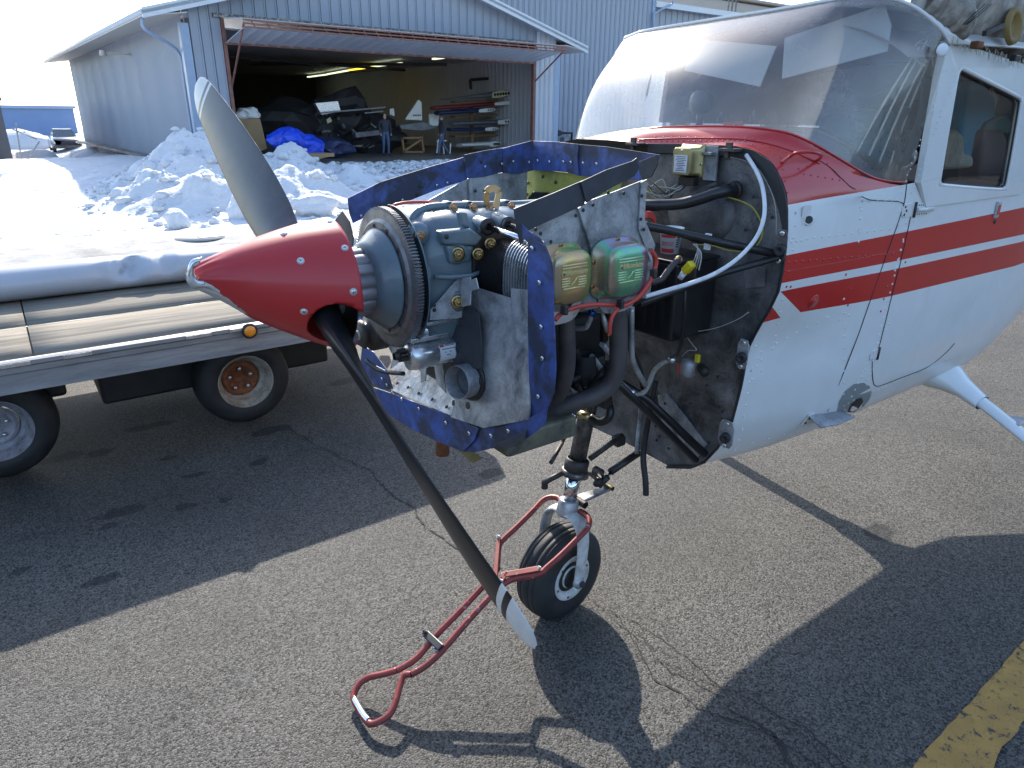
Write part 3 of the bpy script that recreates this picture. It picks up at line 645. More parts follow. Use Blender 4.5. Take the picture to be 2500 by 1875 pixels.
wingpiece((1090,316),(1200,314),.08,.09,'navy','white_item','dark spare wing with short holed rib under the grey one',3)
wingpiece((1115,354),(1205,350),.08,.13,'white_item','white_item','dirty white spare wing lowest on the rack',4)
# people
def person(x,y,h,yaw,stride,label,top,arm=1,z0=.01):
    s=h/1.78
    J=dict(pel=(0,0,.96),ch=(0,-.02,1.28),nk=(0,0,1.50),hd=(0,.02,1.60),ht=(0,.02,1.74),
      hl=(-.09,0,.93),kl=(-.10,.03+stride*.18,.50),al=(-.10,-.04+stride*.34,.09),tl=(-.11,.13+stride*.36,.04),hr=(.09,0,.93),kr=(.10,.04-stride*.12,.50),ar=(.10,-.06-stride*.34,.10),tr=(.11,.11-stride*.34,.04),
      sl=(-.19,0,1.42),el=(-.24,-.05,1.14),wl=(-.22,.10*arm,.90),fl=(-.21,.14*arm,.81),sr=(.19,0,1.42),er=(.24,-.04,1.14),wr=(.22,.09*arm,.90),fr=(.21,.13*arm,.81))
    rd=dict(pel=.155,ch=.165,nk=.06,hd=.085,ht=.07,hl=.10,kl=.065,al=.045,tl=.04,hr=.10,kr=.065,ar=.045,tr=.04,sl=.07,el=.052,wl=.035,fl=.035,sr=.07,er=.052,wr=.035,fr=.035)
    E=[('pel','ch'),('ch','nk'),('nk','hd'),('hd','ht'),('pel','hl'),('hl','kl'),('kl','al'),('al','tl'),('pel','hr'),('hr','kr'),('kr','ar'),('ar','tr'),('ch','sl'),('sl','el'),('el','wl'),('wl','fl'),('ch','sr'),('sr','er'),('er','wr'),('wr','fr')]
    ks=list(J); me=bpy.data.meshes.new('person'); me.from_pydata([V(J[k])*s for k in ks],[(ks.index(a),ks.index(b)) for a,b in E],[])
    o=bpy.data.objects.new('person',me); COL.objects.link(o); sm=o.modifiers.new('k','SKIN'); 
    lay=me.skin_vertices[0].data if me.skin_vertices else None
    if lay is None:
        b=bmesh.new(); b.from_mesh(me); b.verts.layers.skin.verify(); b.to_mesh(me); b.free(); lay=me.skin_vertices[0].data
    for i,k in enumerate(ks): lay[i].radius=(rd[k]*s,)*2; lay[i].use_root=(k=='pel')
    o.modifiers.new('u','SUBSURF').levels=2; bpy.context.view_layer.update(); apply(o)
    for nme in (top,'jeans','skin','ink','dark_stuff'): o.data.materials.append(MATS[nme])
    for p in o.data.polygons:
        c=p.center/s; p.use_smooth=True
        p.material_index=3 if c.z<.11 else 1 if (c.z<.97 and abs(c.x)<.175) else 2 if (c.z>1.51 or c.z<.92) else 0
        if c.z>1.60 and c.y<.06 or c.z>1.69: p.material_index=4
    o.location=(x,y,z0); o.rotation_euler=(0,0,yaw); tag(o,label,'person'); return o
person(12.75,27.9,1.86,R(170),.12,'man in dark jacket and jeans standing with his back turned','jacket')
person(15.35,27.4,1.80,R(75),.75,'man in dark jacket and blue jeans walking past the rack','jacket')
# saw bench
m=MB()
for a,b in (((1070,340),(1066,376)),((1080,340),(1084,376)),((1066,345),(1090,343)),((1100,350),(1098,378))): m.beam(Y(*a,28.6),Y(*b,28.6),.05,.05)
tag(m.build('saw_horse','white_item'),'small pale saw horse behind the walking man','saw horse')

# ------------------------------------------------------------------ buildings around
h2=root('hangar',(34.2,33,0),'taller pale hangar standing behind and right of the first','building')
def H2(u,v,z): return V((u,33+v,z))
def panels2(u0,u1,z0,z1f,n,par):
    w=(u1-u0)/n
    for i in range(n):
        a=u0+i*w+.02;b=u0+(i+1)*w-.02; mm=MB(); mm.sheet([H2(a,0,z0),H2(b,0,z0),H2(b,0,z1f(b)),H2(a,0,z1f(a))],.05,(0,-1,0))
        mm.obox(H2(b-.05,-.02,(z0+z1f(b))/2),(.03,0,0),(0,.02,0),(0,0,(z1f(b)-z0)/2-.02)); mm.build('wall_panel','panel_blue',par)
m=MB(); m.box((21,33.06,-.5),(34.2,44,9.6)); m.build('wall','panel_blue',h2)
panels2(21,34.2,-.5,lambda u:9.6,34,h2)
MB().box((34.1,32.9,-.5),(34.35,33.2,9.5)).build('corner_trim','trim_blue',h2)
MB().box((20.5,32.4,9.6),(34.6,44.5,9.9)).build('roof','roof_metal',h2)
e=H2(34.9,-.3,8.45); hose('downpipe',[Y(1642,2,32.6),Y(1638,12,32.7),Y(1600,32,32.8),Y(1596,60,32.8),Y(1596,330,32.8)],.06,'trim_blue',h2,8,3)
h3=root('hangar',(45,33.5,0),'lower pale blue hangar wing with eaves behind the windshield','building')
MB().box((34.4,33.56,-.5),(62,46,8.3)).build('wall','panel_blue',h3)
for i in range(50):
    a=34.4+i*.55; mm=MB(); mm.box((a+.02,33.5,-.5),(a+.53,33.55,8.3)); mm.box((a+.46,33.46,-.5),(a+.52,33.5,8.3)); mm.build('wall_panel','panel_blue',h3)
MB().box((34.3,32.9,8.28),(62.5,46.5,8.55)).build('roof','roof_metal',h3); MB().box((34.3,32.8,8.2),(62.5,32.95,8.5)).build('gutter','fascia',h3)
t=root('building',(75,60,0),'distant beige building with rounded roof corner above the hangar roofs','building')
MB().box((60,60,-1),(92,80,15.2)).build('wall','far_brown',t,bevel=.8); MB().box((59.8,59.8,15.2),(92,80,15.6)).build('roof','far_brown',t,bevel=.2)
m=MB()
for k in range(3): x=Y(1778+k*9,20,50); m.tube([V((x.x,50,6)),V((x.x,50,17))],.10,6)
tag(m.build('vent_pipes','steel_oily'),'three thin vertical pipes rising behind the lower hangar roof','pipes')
# gas meter with pipe at the wall
t=root('gas_meter',Y(1375,345,32.7),'dark gas valve and pipe at the foot of the tall hangar wall','gas meter')
m=MB(); p=Y(1362,325,32.5); m.obox(p,(.14,0,0),(0,.12,0),(0,0,.17)); m.obox(p+V((.2,0,.0)),(.08,0,0),(0,.1,0),(0,0,.11)); m.build('meter_box','dark_stuff',t,.03); MB().tube([p+V((.2,0,0)),p+V((1.1,0,0)),p+V((1.1,0,-.9))],.07,8).build('pipe','dark_stuff',t)
m=MB(); m.box(Y(1368,335,33)+V((0,-.4,0)),Y(1500,350,33)+V((0,.2,-.4))); tag(m.build('concrete_block','frame_alu'),'low grey block beneath the gas valve pipe','block')
# far left
t=root('building',(2,75,-1),'low blue building far away left of the hangar','building')
MB().box((-14,75,-1.5),(5.4,95,2.0)).build('wall','far_blue',t); MB().box((-14.2,74.7,2.0),(5.6,95.3,2.25)).build('roof','trim_blue',t)
t=root('building',(-3,40,0),'dark building corner at the left edge of the picture','building')
MB().box((-12,40,-.6),(-.72,52,2.2)).build('wall','far_dark',t); MB().box((-12.2,39.8,2.2),(-.62,52.2,2.35)).build('roof','far_dark',t)
m=MB()
for a,b in (((38,300),(52,388)),((96,345),(68,388)),((30,315),(90,340))): m.tube([Y(*a,26),Y(*b,26)],.022,6)
tag(m.build('guy_wires','frame_alu'),'thin bent wires and stakes in the snow near the parked car','wires')
# parked car
def car():
    t=root('parked_car',(4,62,-1),'dark parked car facing the camera beyond the snow, left of the hangar','car'); c=V((3.05,60,-.92)); 
    # cross-sections along the body, front faces the camera
    st=[(-2.2,.55,.62,.72),(-2.1,.3,.80,.86),(-1.1,.28,1.0,.90),(-.9,.28,1.02,.90),(-.2,.28,1.05,.90),(1.9,.28,1.05,.90),(2.2,.4,.95,.84)]
    rows=[[c+V(q) for q in ((-w,y,zb),(-w-.02,y,zb+.3),(-w+.03,y,zt-.08),(-w+.14,y,zt),(w-.14,y,zt),(w-.03,y,zt-.08),(w+.02,y,zb+.3),(w,y,zb))] for (y,zb,zt,w) in st]
    m=MB(); m.grid(rows,True,closed=True); m.add(rows[0],[tuple(range(8))]); m.add(rows[-1],[tuple(range(8))]); m.build('body','car_paint',t)
    m=MB(); cab=[(-1.0,1.0,.80),(-.3,1.48,.62),(1.0,1.52,.60),(1.9,1.0,.74)]
    m.grid([[c+V((-w,y,1.0)),c+V((-w+.05,y,z)),c+V((w-.05,y,z)),c+V((w,y,1.0))] for y,z,w in cab],False); m.build('windows','glass_dark',t)
    m=MB(); m.sheet([c+V(q) for q in ((-.6,-.3,1.5),(.6,-.3,1.5),(.58,1.0,1.54),(-.58,1.0,1.54))],.05,(0,0,1)); m.build('roof','car_paint',t)
    for sx in (-1,1):
        for y in (-1.4,1.4):
            w=MB().lathe([(0,.32),(.2,.32),(.2,.18),(.19,0)],c+V((sx*.70,y,.32)),(sx,0,0),20).build('wheel','tyre',t)
        MB().obox(c+V((sx*.66,-2.14,.66)),(.17,0,0),(0,.05,0),(0,0,.09)).build('headlight','alu_bright',t,.02)
    MB().obox(c+V((0,-2.2,.62)),(.40,0,0),(0,.03,0),(0,0,.1)).build('grille','ink',t); MB().obox(c+V((0,-2.2,.4)),(.8,0,0),(0,.06,0),(0,0,.12)).build('bumper','car_paint',t,.03)
car()
for c,s,l,sd in (((4.2,50,-1.25),(2.8,2,.95),'sunlit snow bank in front of the parked car',41),((0.2,44,-1.2),(1.7,1.6,1.0),'snow bank by the dark building corner',43),((0.5,68,-1.3),(3,2,1.6),'snow bank behind the wires left of the car',44)): lump('snow_bank',c,s,l,sd)['category']='snow bank'

# ------------------------------------------------------------------ flat trailer with a detached wing
TY=1.98
tr=root('flatbed_trailer',(-1.3,3.2,0),'aluminium flatbed trailer with worn grey wooden deck','trailer')
x0,x1=-4.6,.50; zt=.71; yb=4.28
m=MB(); prof=[(0,-.145),(0,-.128),(.012,-.122),(.012,-.062),(.003,-.055),(.003,-.03),(-.012,-.02),(-.012,-.002),(.004,.004),(.022,.004),(.022,-.012),(.05,-.012),(.05,-.145)]
rows=[[V((x,TY+a,zt+b)) for a,b in prof] for x in (x0,x1)]
m.grid(rows,False,closed=True); m.add(rows[1],[tuple(range(len(prof)))]); m.build('side_rail','frame_alu',tr)
m=MB(); rows=[[V((x,yb-a,zt+b)) for a,b in prof] for x in (x0,x1)]; m.grid(rows,False,closed=True); m.build('side_rail','frame_alu',tr)
m=MB(); m.beam((x1,TY,zt-.07),(x1,yb,zt-.07),.06,.14); m.beam((x1-.9,TY+.4,zt-.09),(x1+.3,yb-.4,zt-.09),.07,.10)
for k in range(6): m.beam((x0+.4+k*.75,TY+.05,zt-.08),(x0+.4+k*.75,yb-.05,zt-.08),.05,.07)
m.build('cross_member','frame_alu',tr); MB().beam((-1.703,TY+.06,zt-.045),(-1.703,yb-.06,zt-.045),.06,.04).build('cross_member','steel_dark',tr)
MB().box((-1.45,2.55,.22),(-.15,3.75,.50)).build('added_shade_block','grime',tr,.02); MB().box((-2.3,2.6,.30),(-1.6,3.4,.5)).build('added_shade_block','steel_dark',tr,.02)  # dark blocks added under the deck to match the shade between the wheels
for (a,b) in (((0,930),(80,905)),((155,876),(225,862)),((453,820),(515,806)),((560,802),(600,795))):
    p,q=Y(*a,TY-.012),Y(*b,TY-.012); p.z=q.z=zt-.012; m=MB(); m.beam(p,q,.012,.016); m.build('tie_down_slot','alu_bright',tr)
brd=[TY+.052,2.57,3.42,yb-.05]
for j in range(3):
    for (xa,xb) in ((-1.70,x1-.02),(-3.0,-1.707),(x0,-3.006)):
        m=MB(); n=14; ya,yc=brd[j]+.004,brd[j+1]-.004
        rows=[[V((xa+(xb-xa)*i/n,ya+(yc-ya)*k/3,zt-.010+.004*noise.noise(V((xa+(xb-xa)*i/n,j*3+k,0))*3))) for i in range(n+1)] for k in range(4)]
        m.grid(rows); m.build('deck_board','wood_grey',tr,solid=.03)
MB().box((x0,2.562,zt-.004),(x1,2.578,zt+.004)).build('deck_strip','alu',tr)
p=Y(608,807,TY-.01); t=MB().lathe([(0,.040),(.012,.040),(.016,.034),(.016,.028)],(p.x,TY-.012,p.z),(0,-1,0),28).build('marker_lamp','black_rubber',tr)
MB().lathe([(.012,.029),(.018,.029),(.024,.022),(.027,.01),(.0275,0)],(p.x,TY-.012,p.z),(0,-1,0),28).build('lens','amber',t)
def trailer_wheel(x,y,rimm,hubm,z=.27):
    t=MB().lathe([(.17,.12),(.175,.15),(.17,.20),(.15,.245),(.11,.268),(.05,.270),(.0,.262),(-.03,.24),(-.045,.20),(-.045,.165),(-.03,.15)],(x,y+.02,z),(0,1,0),48).build('tyre','tyre',tr)
    MB().lathe([(-.035,.152),(-.04,.158),(-.03,.148),(-.005,.138),(.0,.132),(.03,.128),(.045,.122),(.05,.105),(.09,.10),(.09,.10)],(x,y+.02,z),(0,1,0),40).build('rim',rimm,t)
    h=MB().lathe([(.012,.108),(.008,.10),(.0,.095),(.0,.085),(.012,.075),(.02,.045),(.05,.035),(.05,0)],(x-.012,y+.055,z),(0,1,0),32).build('hub',hubm,t)
    for k in range(5):
        a=R(90+72*k); MB().lathe([(0,.011),(.012,.011),(.016,.006),(.016,0)],(x-.012+.062*math.cos(a),y+.062,z+.062*math.sin(a)),(0,-1,0),8).build('wheel_nut','alu_bright',t)
trailer_wheel(-.735,2.36,'rim_cream','rust',.272); trailer_wheel(-1.93,2.36,'rim_grey','rim_grey',.272)
MB().beam((-2.6,3.1,.3),(-.3,3.1,.3),.08,.1).build('axle_beam','steel_dark',tr)
# detached wing lying on the deck, dented leading edge towards us
wg=root('detached_wing',(-1.2,4.2,zt),'dented white aircraft wing lying on the flatbed trailer','wing')
def wsec(x):
    k=.5; top=[]
    le=3.08+.0*x; ch=1.45; zc=zt+.105+.02*(x+1)*0
    out=[]
    for i in range(13):
        a=math.pi*i/12; # leading edge ring from under to top
        out.append(V((x,le+.15-.15*math.sin(a),zc-.10*math.cos(a)+(.0))))
    for q,zz in ((.35,.118),(.6,.12),(.9,.10),(1.2,.07),(1.42,.02)): out.append(V((x,le+q,zc+zz)))
    for q,zz in ((1.42,.0),(1.0,-.06),(.5,-.13)): out.append(V((x,le+q,zc+zz)))
    for p in out[:16]:
        for cx,cz,w,amp in ((-1.13,.86,.09,.09),(-1.02,.80,.05,-.03),(-1.28,.80,.06,.03),(-.93,.87,.05,.04)):
            d=((p.x-cx)/w)**2+((p.z-cz)/.07)**2; f=math.exp(-d)*(1+.6*noise.noise(p*30)); p.y+=amp*f; p.z-=.25*amp*f
    return out
m=MB(); n=220; m.grid([wsec(-5.2+5.75*i/n) for i in range(n+1)],True,closed=True); s=wsec(.55); m.add(s,[tuple(range(len(s)))]); wsk=m.build('wing_skin',['wing_white','wing_dusty'],wg)
for p in wsk.data.polygons:
    if p.center.y>3.08+.21+.03*noise.noise(p.center*3) and p.center.z>zt+.13: p.material_index=1

m=MB()
for k in range(70):
    x=-2.6+k*.045; s=wsec(x); 
    for q in (s[13],): m.lathe([(0,.003),(.001,.002),(.001,0)],q+V((0,0,.001)),(0,0,1),6)
m.build('rivets','alu',wg,kind='stuff')
MB().lathe([(0,.16),(.003,.16),(.003,0)],V((-.62,3.52,zt+.105+.119)),(0,0,1),28).build('access_panel','wing_dusty',wg)
m=MB(); m.obox((-.55,3.52,zt+.105+.123),(.08,0,0),(0,.05,0),(0,0,.003)); m.build('vent_grille','steel_oily',wg)
#@@PART3

# row of bare trees added out of view, to darken side window reflections
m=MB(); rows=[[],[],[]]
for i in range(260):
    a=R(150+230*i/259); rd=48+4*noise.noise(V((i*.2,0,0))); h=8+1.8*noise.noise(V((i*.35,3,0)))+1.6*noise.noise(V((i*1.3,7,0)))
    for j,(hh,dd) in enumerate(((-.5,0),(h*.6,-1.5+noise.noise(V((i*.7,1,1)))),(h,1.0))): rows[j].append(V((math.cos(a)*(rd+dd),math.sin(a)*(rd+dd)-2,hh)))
m.grid(rows,False); tw=m.build('added_trees','added_trees',kind='stuff')
# ------------------------------------------------------------------ airplane with its cowling off
ap=root('airplane',(0,0,0),'white and red light airplane without wings or cowling, its engine exposed','airplane')
# firewall outline, port half from the survey
FE=[X(*q,0) for q in [(1600,352),(1700,352),(1800,357),(1842,367),(1880,392),(1905,430),(1919,470),(1925,510),(1925,560),(1922,604),(1915,658),(1904,712),(1880,762),(1863,788),(1833,842),(1825,875),(1814,940),(1787,1043),(1755,1095),(1722,1130),(1690,1143),(1630,1142)]]
FE[0].y=0
port=[(p.y,p.z) for p in FE]; port.append((0,.600))
def w_at(tab,z):      # half width at height z
    t=[q for q in tab]; z=max(t[-1][1],min(t[0][1],z))
    for (y0,z0),(y1,z1) in zip(t,t[1:]):
        if z1<=z<=z0 and z0>z1: k=(z0-z)/(z0-z1); return abs(y0+(y1-y0)*k)
    return abs(t[-1][0]) if z<t[-1][1] else abs(t[0][0])
tab0=[q for q in port if q[1]<=1.60]
tab1=[(.515,1.60),(.533,1.50),(.54,1.30),(.54,1.10),(.532,.95),(.512,.84),(.47,.745),(.40,.67),(.30,.612),(.16,.575),(0,.565)]
def zb(x): return .600-.035*ss(0,.35,x)+.32*ss(1.6,2.8,x)+.42*max(0,(x-2.8)/4.2)
def hw(x,z):
    s=ss(0,.62,x); z0=zb(x); 
    u=(z-z0)/(1.516-z0)
    a=w_at(tab0,.600+u*.916) if u<1 else w_at(tab0,min(z,1.6)); b=w_at(tab1,.565+u*(1.516-.565)) if u<1 else w_at(tab1,z)
    w=a*(1-s)+b*s
    return w*(1-.92*max(0,(x-1.6)/5.9))
def Ltop(x): return 1.516+.029*min(1,x/.642)-.075*ss(.655,.72,x)
xs=[0,.03,.08,.14,.2,.27,.34,.42,.5,.58,.642,.72,.85,1.0,1.2,1.4,1.6,1.8,2.1,2.5,3,3.6,4.4,5.2,6.2,7.0]
TN=34
def side_rows(sg):
    rows=[]
    for x in xs:
        r=[]; z0=zb(x); zt=Ltop(x)
        # follow the skin by even steps of a blended parameter so the turn of the belly stays round
        for i in range(TN+1):
            t=i/TN; z=z0+(zt-z0)*(t**1.7); r.append(V((x,sg*hw(x,z),z)))
        rows.append(r)
    return rows
body=MB(); body.grid(side_rows(-1)); body.grid(side_rows(1))
fus=body.build('fuselage','fuselage_paint',ap); 
bv=bmesh.new(); bv.from_mesh(fus.data); SKIN=BVHTree.FromBMesh(bv)
def on(px,py,off=0,tree=None):
    h=(tree or SKIN).ray_cast(CP,ray(px,py).normalized()); 
    if h[0] is None: return None,None
    n=h[1] if h[1].dot(CP-h[0])>0 else -h[1]
    return h[0]+n*off,n
# windshield base and top curves
BC=[V((.64,.575,1.55)),V((.44,.565,1.585)),V((.28,.55,1.61)),V((.19,.53,1.625)),X(1402,348,.125),X(1440,338,.09),X(1506,325,.065),X(1600,313,.05),X(1662,310,.05),X(1740,309,.06),X(1818,311,.08),X(1870,316,.10),X(1922,325,.13),X(1962,340,.165),X(2000,359,.205),X(2052,390,.275),X(2104,421,.36),Y(2140,437,-.508),Y(2178,444,-.52),Y(2213,446,-.531)]
TCc=[V((.74,.58,1.93)),V((.60,.60,1.97)),V((.50,.59,2.0)),X(1522,99,.43),X(1532,92,.415),X(1548,86,.40),X(1574,78,.39),X(1700,57,.385),X(1780,44,.385),X(1860,32,.385),X(1950,17,.39),X(2047,0,.40),V((.43,-.35,2.055)),V((.47,-.43,2.045)),V((.52,-.48,2.02)),V((.565,-.51,1.99)),V((.60,-.527,1.965)),Y(2317,112,-.532)]
def res(pts,n):
    P=spl(pts,8); d=[0]
    for a,b in zip(P,P[1:]): d.append(d[-1]+(b-a).length)
    out=[];j=0
    for i in range(n+1):
        t=d[-1]*i/n
        while j<len(d)-2 and d[j+1]<t: j+=1
        out.append(P[j].lerp(P[j+1],(t-d[j])/max(1e-9,d[j+1]-d[j])))
    return out
NB=90; B_=res(BC,NB); T_=res(TCc,NB)
# red deck between firewall top edge and windshield
deck=[V((0,-p.y,p.z)) for p in FE[:8]][::-1]+[p.copy() for p in FE[:8]][1:]
E_=res([V((0,.507,1.516))]+deck[1:-1]+[V((0,-.507,1.516))],NB)
rows=[]
for k in range(9):
    t=k/8; row=[E_[i].lerp(B_[i],t)+V((0,0,.014*math.sin(math.pi*t)*(1-abs(i/NB-.5)*1.2))) for i in range(NB+1)]
    for sg,e in ((-1,NB),(1,0)):
        x=row[e].x; q=V((x,sg*(hw(x,Ltop(x))+.0005),Ltop(x)-.004)); d=q-row[e]
        for j in range(8): row[e-j if sg<0 else e+j]+=d*(1-j/8)**2
    rows.append(row)
dk=MB().grid(rows).build('cowl_deck','red_paint',ap)
bd=bmesh.new(); bd.from_mesh(dk.data); DECK=BVHTree.FromBMesh(bd)
# windshield
rows=[]
for k in range(13):
    t=k/12; rows.append([B_[i].lerp(T_[i],t)+V((-.055,0,.03))*math.sin(math.pi*t)*math.sin(math.pi*i/NB)**.5 for i in range(NB+1)])
ws=MB().grid(rows).build('windshield','windshield_glass',ap)
MB().tube([p+V((.004,0,.004)) for p in T_],.0055,6).build('windshield_seal','white_paint',ap)
MB().tube([p+V((0,0,.001)) for p in B_],.0035,6).build('windshield_seal','red_paint',ap)
# raised lip of the deck by the port side
# roof above the windshield and back
rows=[[T_[i]+V((.0,0,.006)) for i in range(0,NB+1,3)]]
for x,zc in ((.8,2.10),(1.1,2.13),(1.6,2.14),(2.2,2.08),(2.8,1.93)):
    rows.append([V((x,.54*math.cos(math.pi*i/30),zc-.16*abs(math.cos(math.pi*i/30))**3-(.02 if x>1 else 0))) for i in range(31)])
MB().grid(rows).build('cabin_roof','white_paint',ap,solid=.006)
# upper cabin side: post, door frame with window hole, rear pillar; starboard mirrored
def up(x,z,sg=-1): return V((x,sg*(.531-.02*ss(1.6,1.95,z)),z))
TLz=lambda x:1.945-.07*(x-.72)
def Wp(px,py): return Y(px,py,-.523)
fr=[Wp(*q) for q in [(2352,165),(2343,175),(2335,200),(2283,432),(2284,446),(2294,452),(2425,462),(2440,458),(2449,445),(2490,255),(2488,243),(2478,232)]]
wx=[p.x for p in fr]
for sg,nm in ((-1,'door'),(1,'door')):
    hole=[V((p.x,sg*.529 if 0 else up(p.x,p.z,sg).y,p.z)) for p in fr]
    # outer boundary matched point by point to the hole
    xa=lambda z:.648+.014*(z-1.545)/.39
    outer=[up(.78,TLz(.78),sg),up(.668,TLz(.72),sg),up(xa(1.86),1.86,sg),up(xa(1.56),1.545,sg),up(.72,1.468,sg),up(.80,1.468,sg),up(1.25,1.468,sg),up(1.47,1.468,sg),up(1.47,1.52,sg),up(1.47,1.80,sg),up(1.44,TLz(1.44),sg),up(1.38,TLz(1.38),sg)]
    m=MB(); n=len(hole)
    fw_=[]
    for i in range(n):
        j=(i+1)%n; a,b,c,d=outer[i],outer[j],hole[j],hole[i]; m.add([a,b,c,d],[(0,1,2,3)])
    dr_=m.build('door',['white_paint'],ap,solid=.02)
    # raised window frame and pane
    rim=[p+V((0,sg*.004,0)) for p in hole]; MB().tube(spl(rim+[rim[0]],3),.0075,8,False).build('window_frame','white_paint',dr_)
    inn=[V((p.x,p.y-sg*.006,p.z)) for p in hole]; m=MB(); m.add(inn,[tuple(range(n))]); m.build('window_pane','window_glass',dr_)
    MB().tube(spl([p+V((0,sg*.003,0)) for p in [h.lerp(sum(hole,V())/n,.045) for h in hole]]+[hole[0].lerp(sum(hole,V())/n,.045)],3),.0035,6,False).build('window_seal','black_rubber',dr_)
    # rear pillar + rear window
    q=[up(1.472,1.466,sg),up(1.472,TLz(1.475),sg),up(1.56,TLz(1.56),sg),up(1.56,1.466,sg)]; MB().sheet(q,.02,(0,sg,0)).build('rear_pillar','white_paint',ap)
    q=[up(1.56,1.56,sg),up(1.56,1.82,sg),V((2.2,sg*.50,1.84)),V((2.3,sg*.49,1.62))]; m=MB(); m.add(q,[(0,1,2,3)]); m.build('rear_window','window_glass',ap)
    q=[up(1.56,1.466,sg),up(1.56,1.58,sg),V((2.3,sg*.485,1.62)),V((2.3,sg*.480,1.466))]; MB().sheet(q,.02,(0,sg,0)).build('side_panel','white_paint',ap)
    q=[up(1.56,1.82,sg),up(1.56,TLz(1.56),sg),V((2.4,sg*.50,1.90)),V((2.3,sg*.49,1.84))]; MB().sheet(q,.02,(0,sg,0)).build('side_panel','white_paint',ap)
    q=[V((2.3,sg*.480,1.466)),V((2.25,sg*.49,1.86)),V((2.8,sg*.42,1.90)),V((4.4,sg*.26,1.56)),V((7.0,sg*.05,1.5))]; MB().sheet(q,.02,(0,sg,0)).build('side_panel','white_paint',ap)
m=MB(); m.grid([[V((2.8,-.42,1.9)),V((2.8,0,1.94)),V((2.8,.42,1.9))],[V((4.4,-.26,1.57)),V((4.4,0,1.60)),V((4.4,.26,1.57))],[V((7,-.05,1.5)),V((7,0,1.52)),V((7,.05,1.5))]]); m.build('rear_deck','white_paint',ap)
# torn wing root above the port door and hanging insulation
m=MB(); rows=[]
for i in range(60):
    x=.60+1.15*i/59; r=[]
    for k in range(13):
        a=math.pi*(k/12)*1.0-.35; p=V((x,-.47-.07*math.sin(a),1.945-.05*(x-.7)+.16-.14*math.cos(a)))
        p+=V((0,-.022,.02))*noise.noise(p*14)+V((.01,-.012,.012))*noise.noise(p*45); r.append(p)
    rows.append(r)
m.grid(rows); m.build('torn_insulation','insulation',ap)
m=MB()
for i in range(150):
    x=.66+1.0*random.random(); p=V((x,-.535,1.935-.055*(x-.7)+.02*random.random())); m.tube([p,p+V((random.uniform(-.015,.01),-.006,-.010-.014*random.random()))],[.0016,.0004],4)
m.build('loose_fibres','sheepskin',ap,kind='stuff')
m=MB(); rows=[]
for i in range(40):
    t=i/39; c=V((.585+.22*t,-.47-.06*math.sin(t*3.1),2.06-.10*t)); rr=.045*(1+.35*noise.noise(V((i*.3,0,0))))
    rows.append([c+V((math.cos(2*math.pi*k/14)*rr*.5,math.sin(2*math.pi*k/14)*rr*.8,math.cos(2*math.pi*k/14)*rr)) +V((noise.noise(V((i*.4,k,2))),noise.noise(V((i*.4,k,5))),0))*.006 for k in range(14)])
m.grid(rows,True,closed=True); m.build('torn_insulation','insulation',ap)
c=Y(2470,65,-.555); MB().lathe([(0,.055),(.012,.052),(.012,.036),(.0,.03),(-.005,0)],c,(0,-1,.1),24).build('fuel_port','old_gold',ap)
a,b=Y(2403,82,-.56),Y(2448,62,-.56); MB().beam(a,b,.012,.014).build('fitting','steel_dark',ap)
c=Y(2385,110,-.575); MB().obox(c,(.02,0,0),(0,.012,0),(0,0,.010)).build('fitting','rust',ap,.004)
c=Y(2478,142,-.57); MB().obox(c,(.018,0,0),(0,.01,0),(0,0,.009)).build('fitting','black_plastic',ap,.003)
m=MB()
for dx in (0,8,15): m.tube([Y(2405+dx,10,-.56),Y(2372+dx,40,-.58),Y(2350+dx*.6,60,-.56)],.0015,5)
m.build('cut_cable','black_rubber',ap)
p,n=Y(2300,122,-.55),V((-.5,-1,0)); MB().lathe([(0,.018),(.004,.017),(.006,.012),(.006,0)],p,n,20).build('plug_cap','dome_white',ap)
# door seams, as thin dark grooves on the skin
def seam(pts,w=.0030,name='door_seam',mat='ink'):
    P=[on(*q,.0008) for q in pts]; P=[p for p in P if p[0] is not None]
    m=MB(); m.tube(spl([p[0] for p in P],6),w/2,5); return m.build(name,mat,ap)
seam([(2213,450),(2208,490),(2197,528),(2175,592),(2153,652),(2120,745),(2094,820),(2058,912),(2020,1004)])
seam([(2222,530),(2212,580),(2198,640),(2178,717),(2160,790),(2145,848),(2135,868)])
seam([(2129,882),(2129,910),(2132,934),(2137,941),(2150,941),(2200,922),(2262,897),(2308,862),(2330,838)])
seam([(2090,463),(2092,470),(2104,480),(2130,489),(2190,492),(2206,498)],.003)
def dseam(pts,tree,mat,w=.0022):
    P=[on(*q,.0008,tree)[0] for q in pts]; P=[p for p in P if p]; 
    if len(P)>2: MB().tube(spl(P,5),w/2,5).build('panel_seam',mat,ap)
dseam([(2000,392),(2030,412),(2052,434),(2075,455),(2088,462)],DECK,'ink')
dseam([(1560,341),(1650,338),(1750,338),(1820,341),(1880,352),(1930,368),(1975,388),(2000,400)],DECK,'red_paint',.005)
# stiffener seam in the upper stripe
seam([(1915,662),(1960,655),(2050,640),(2190,612)],.0018,'panel_seam','red_paint')
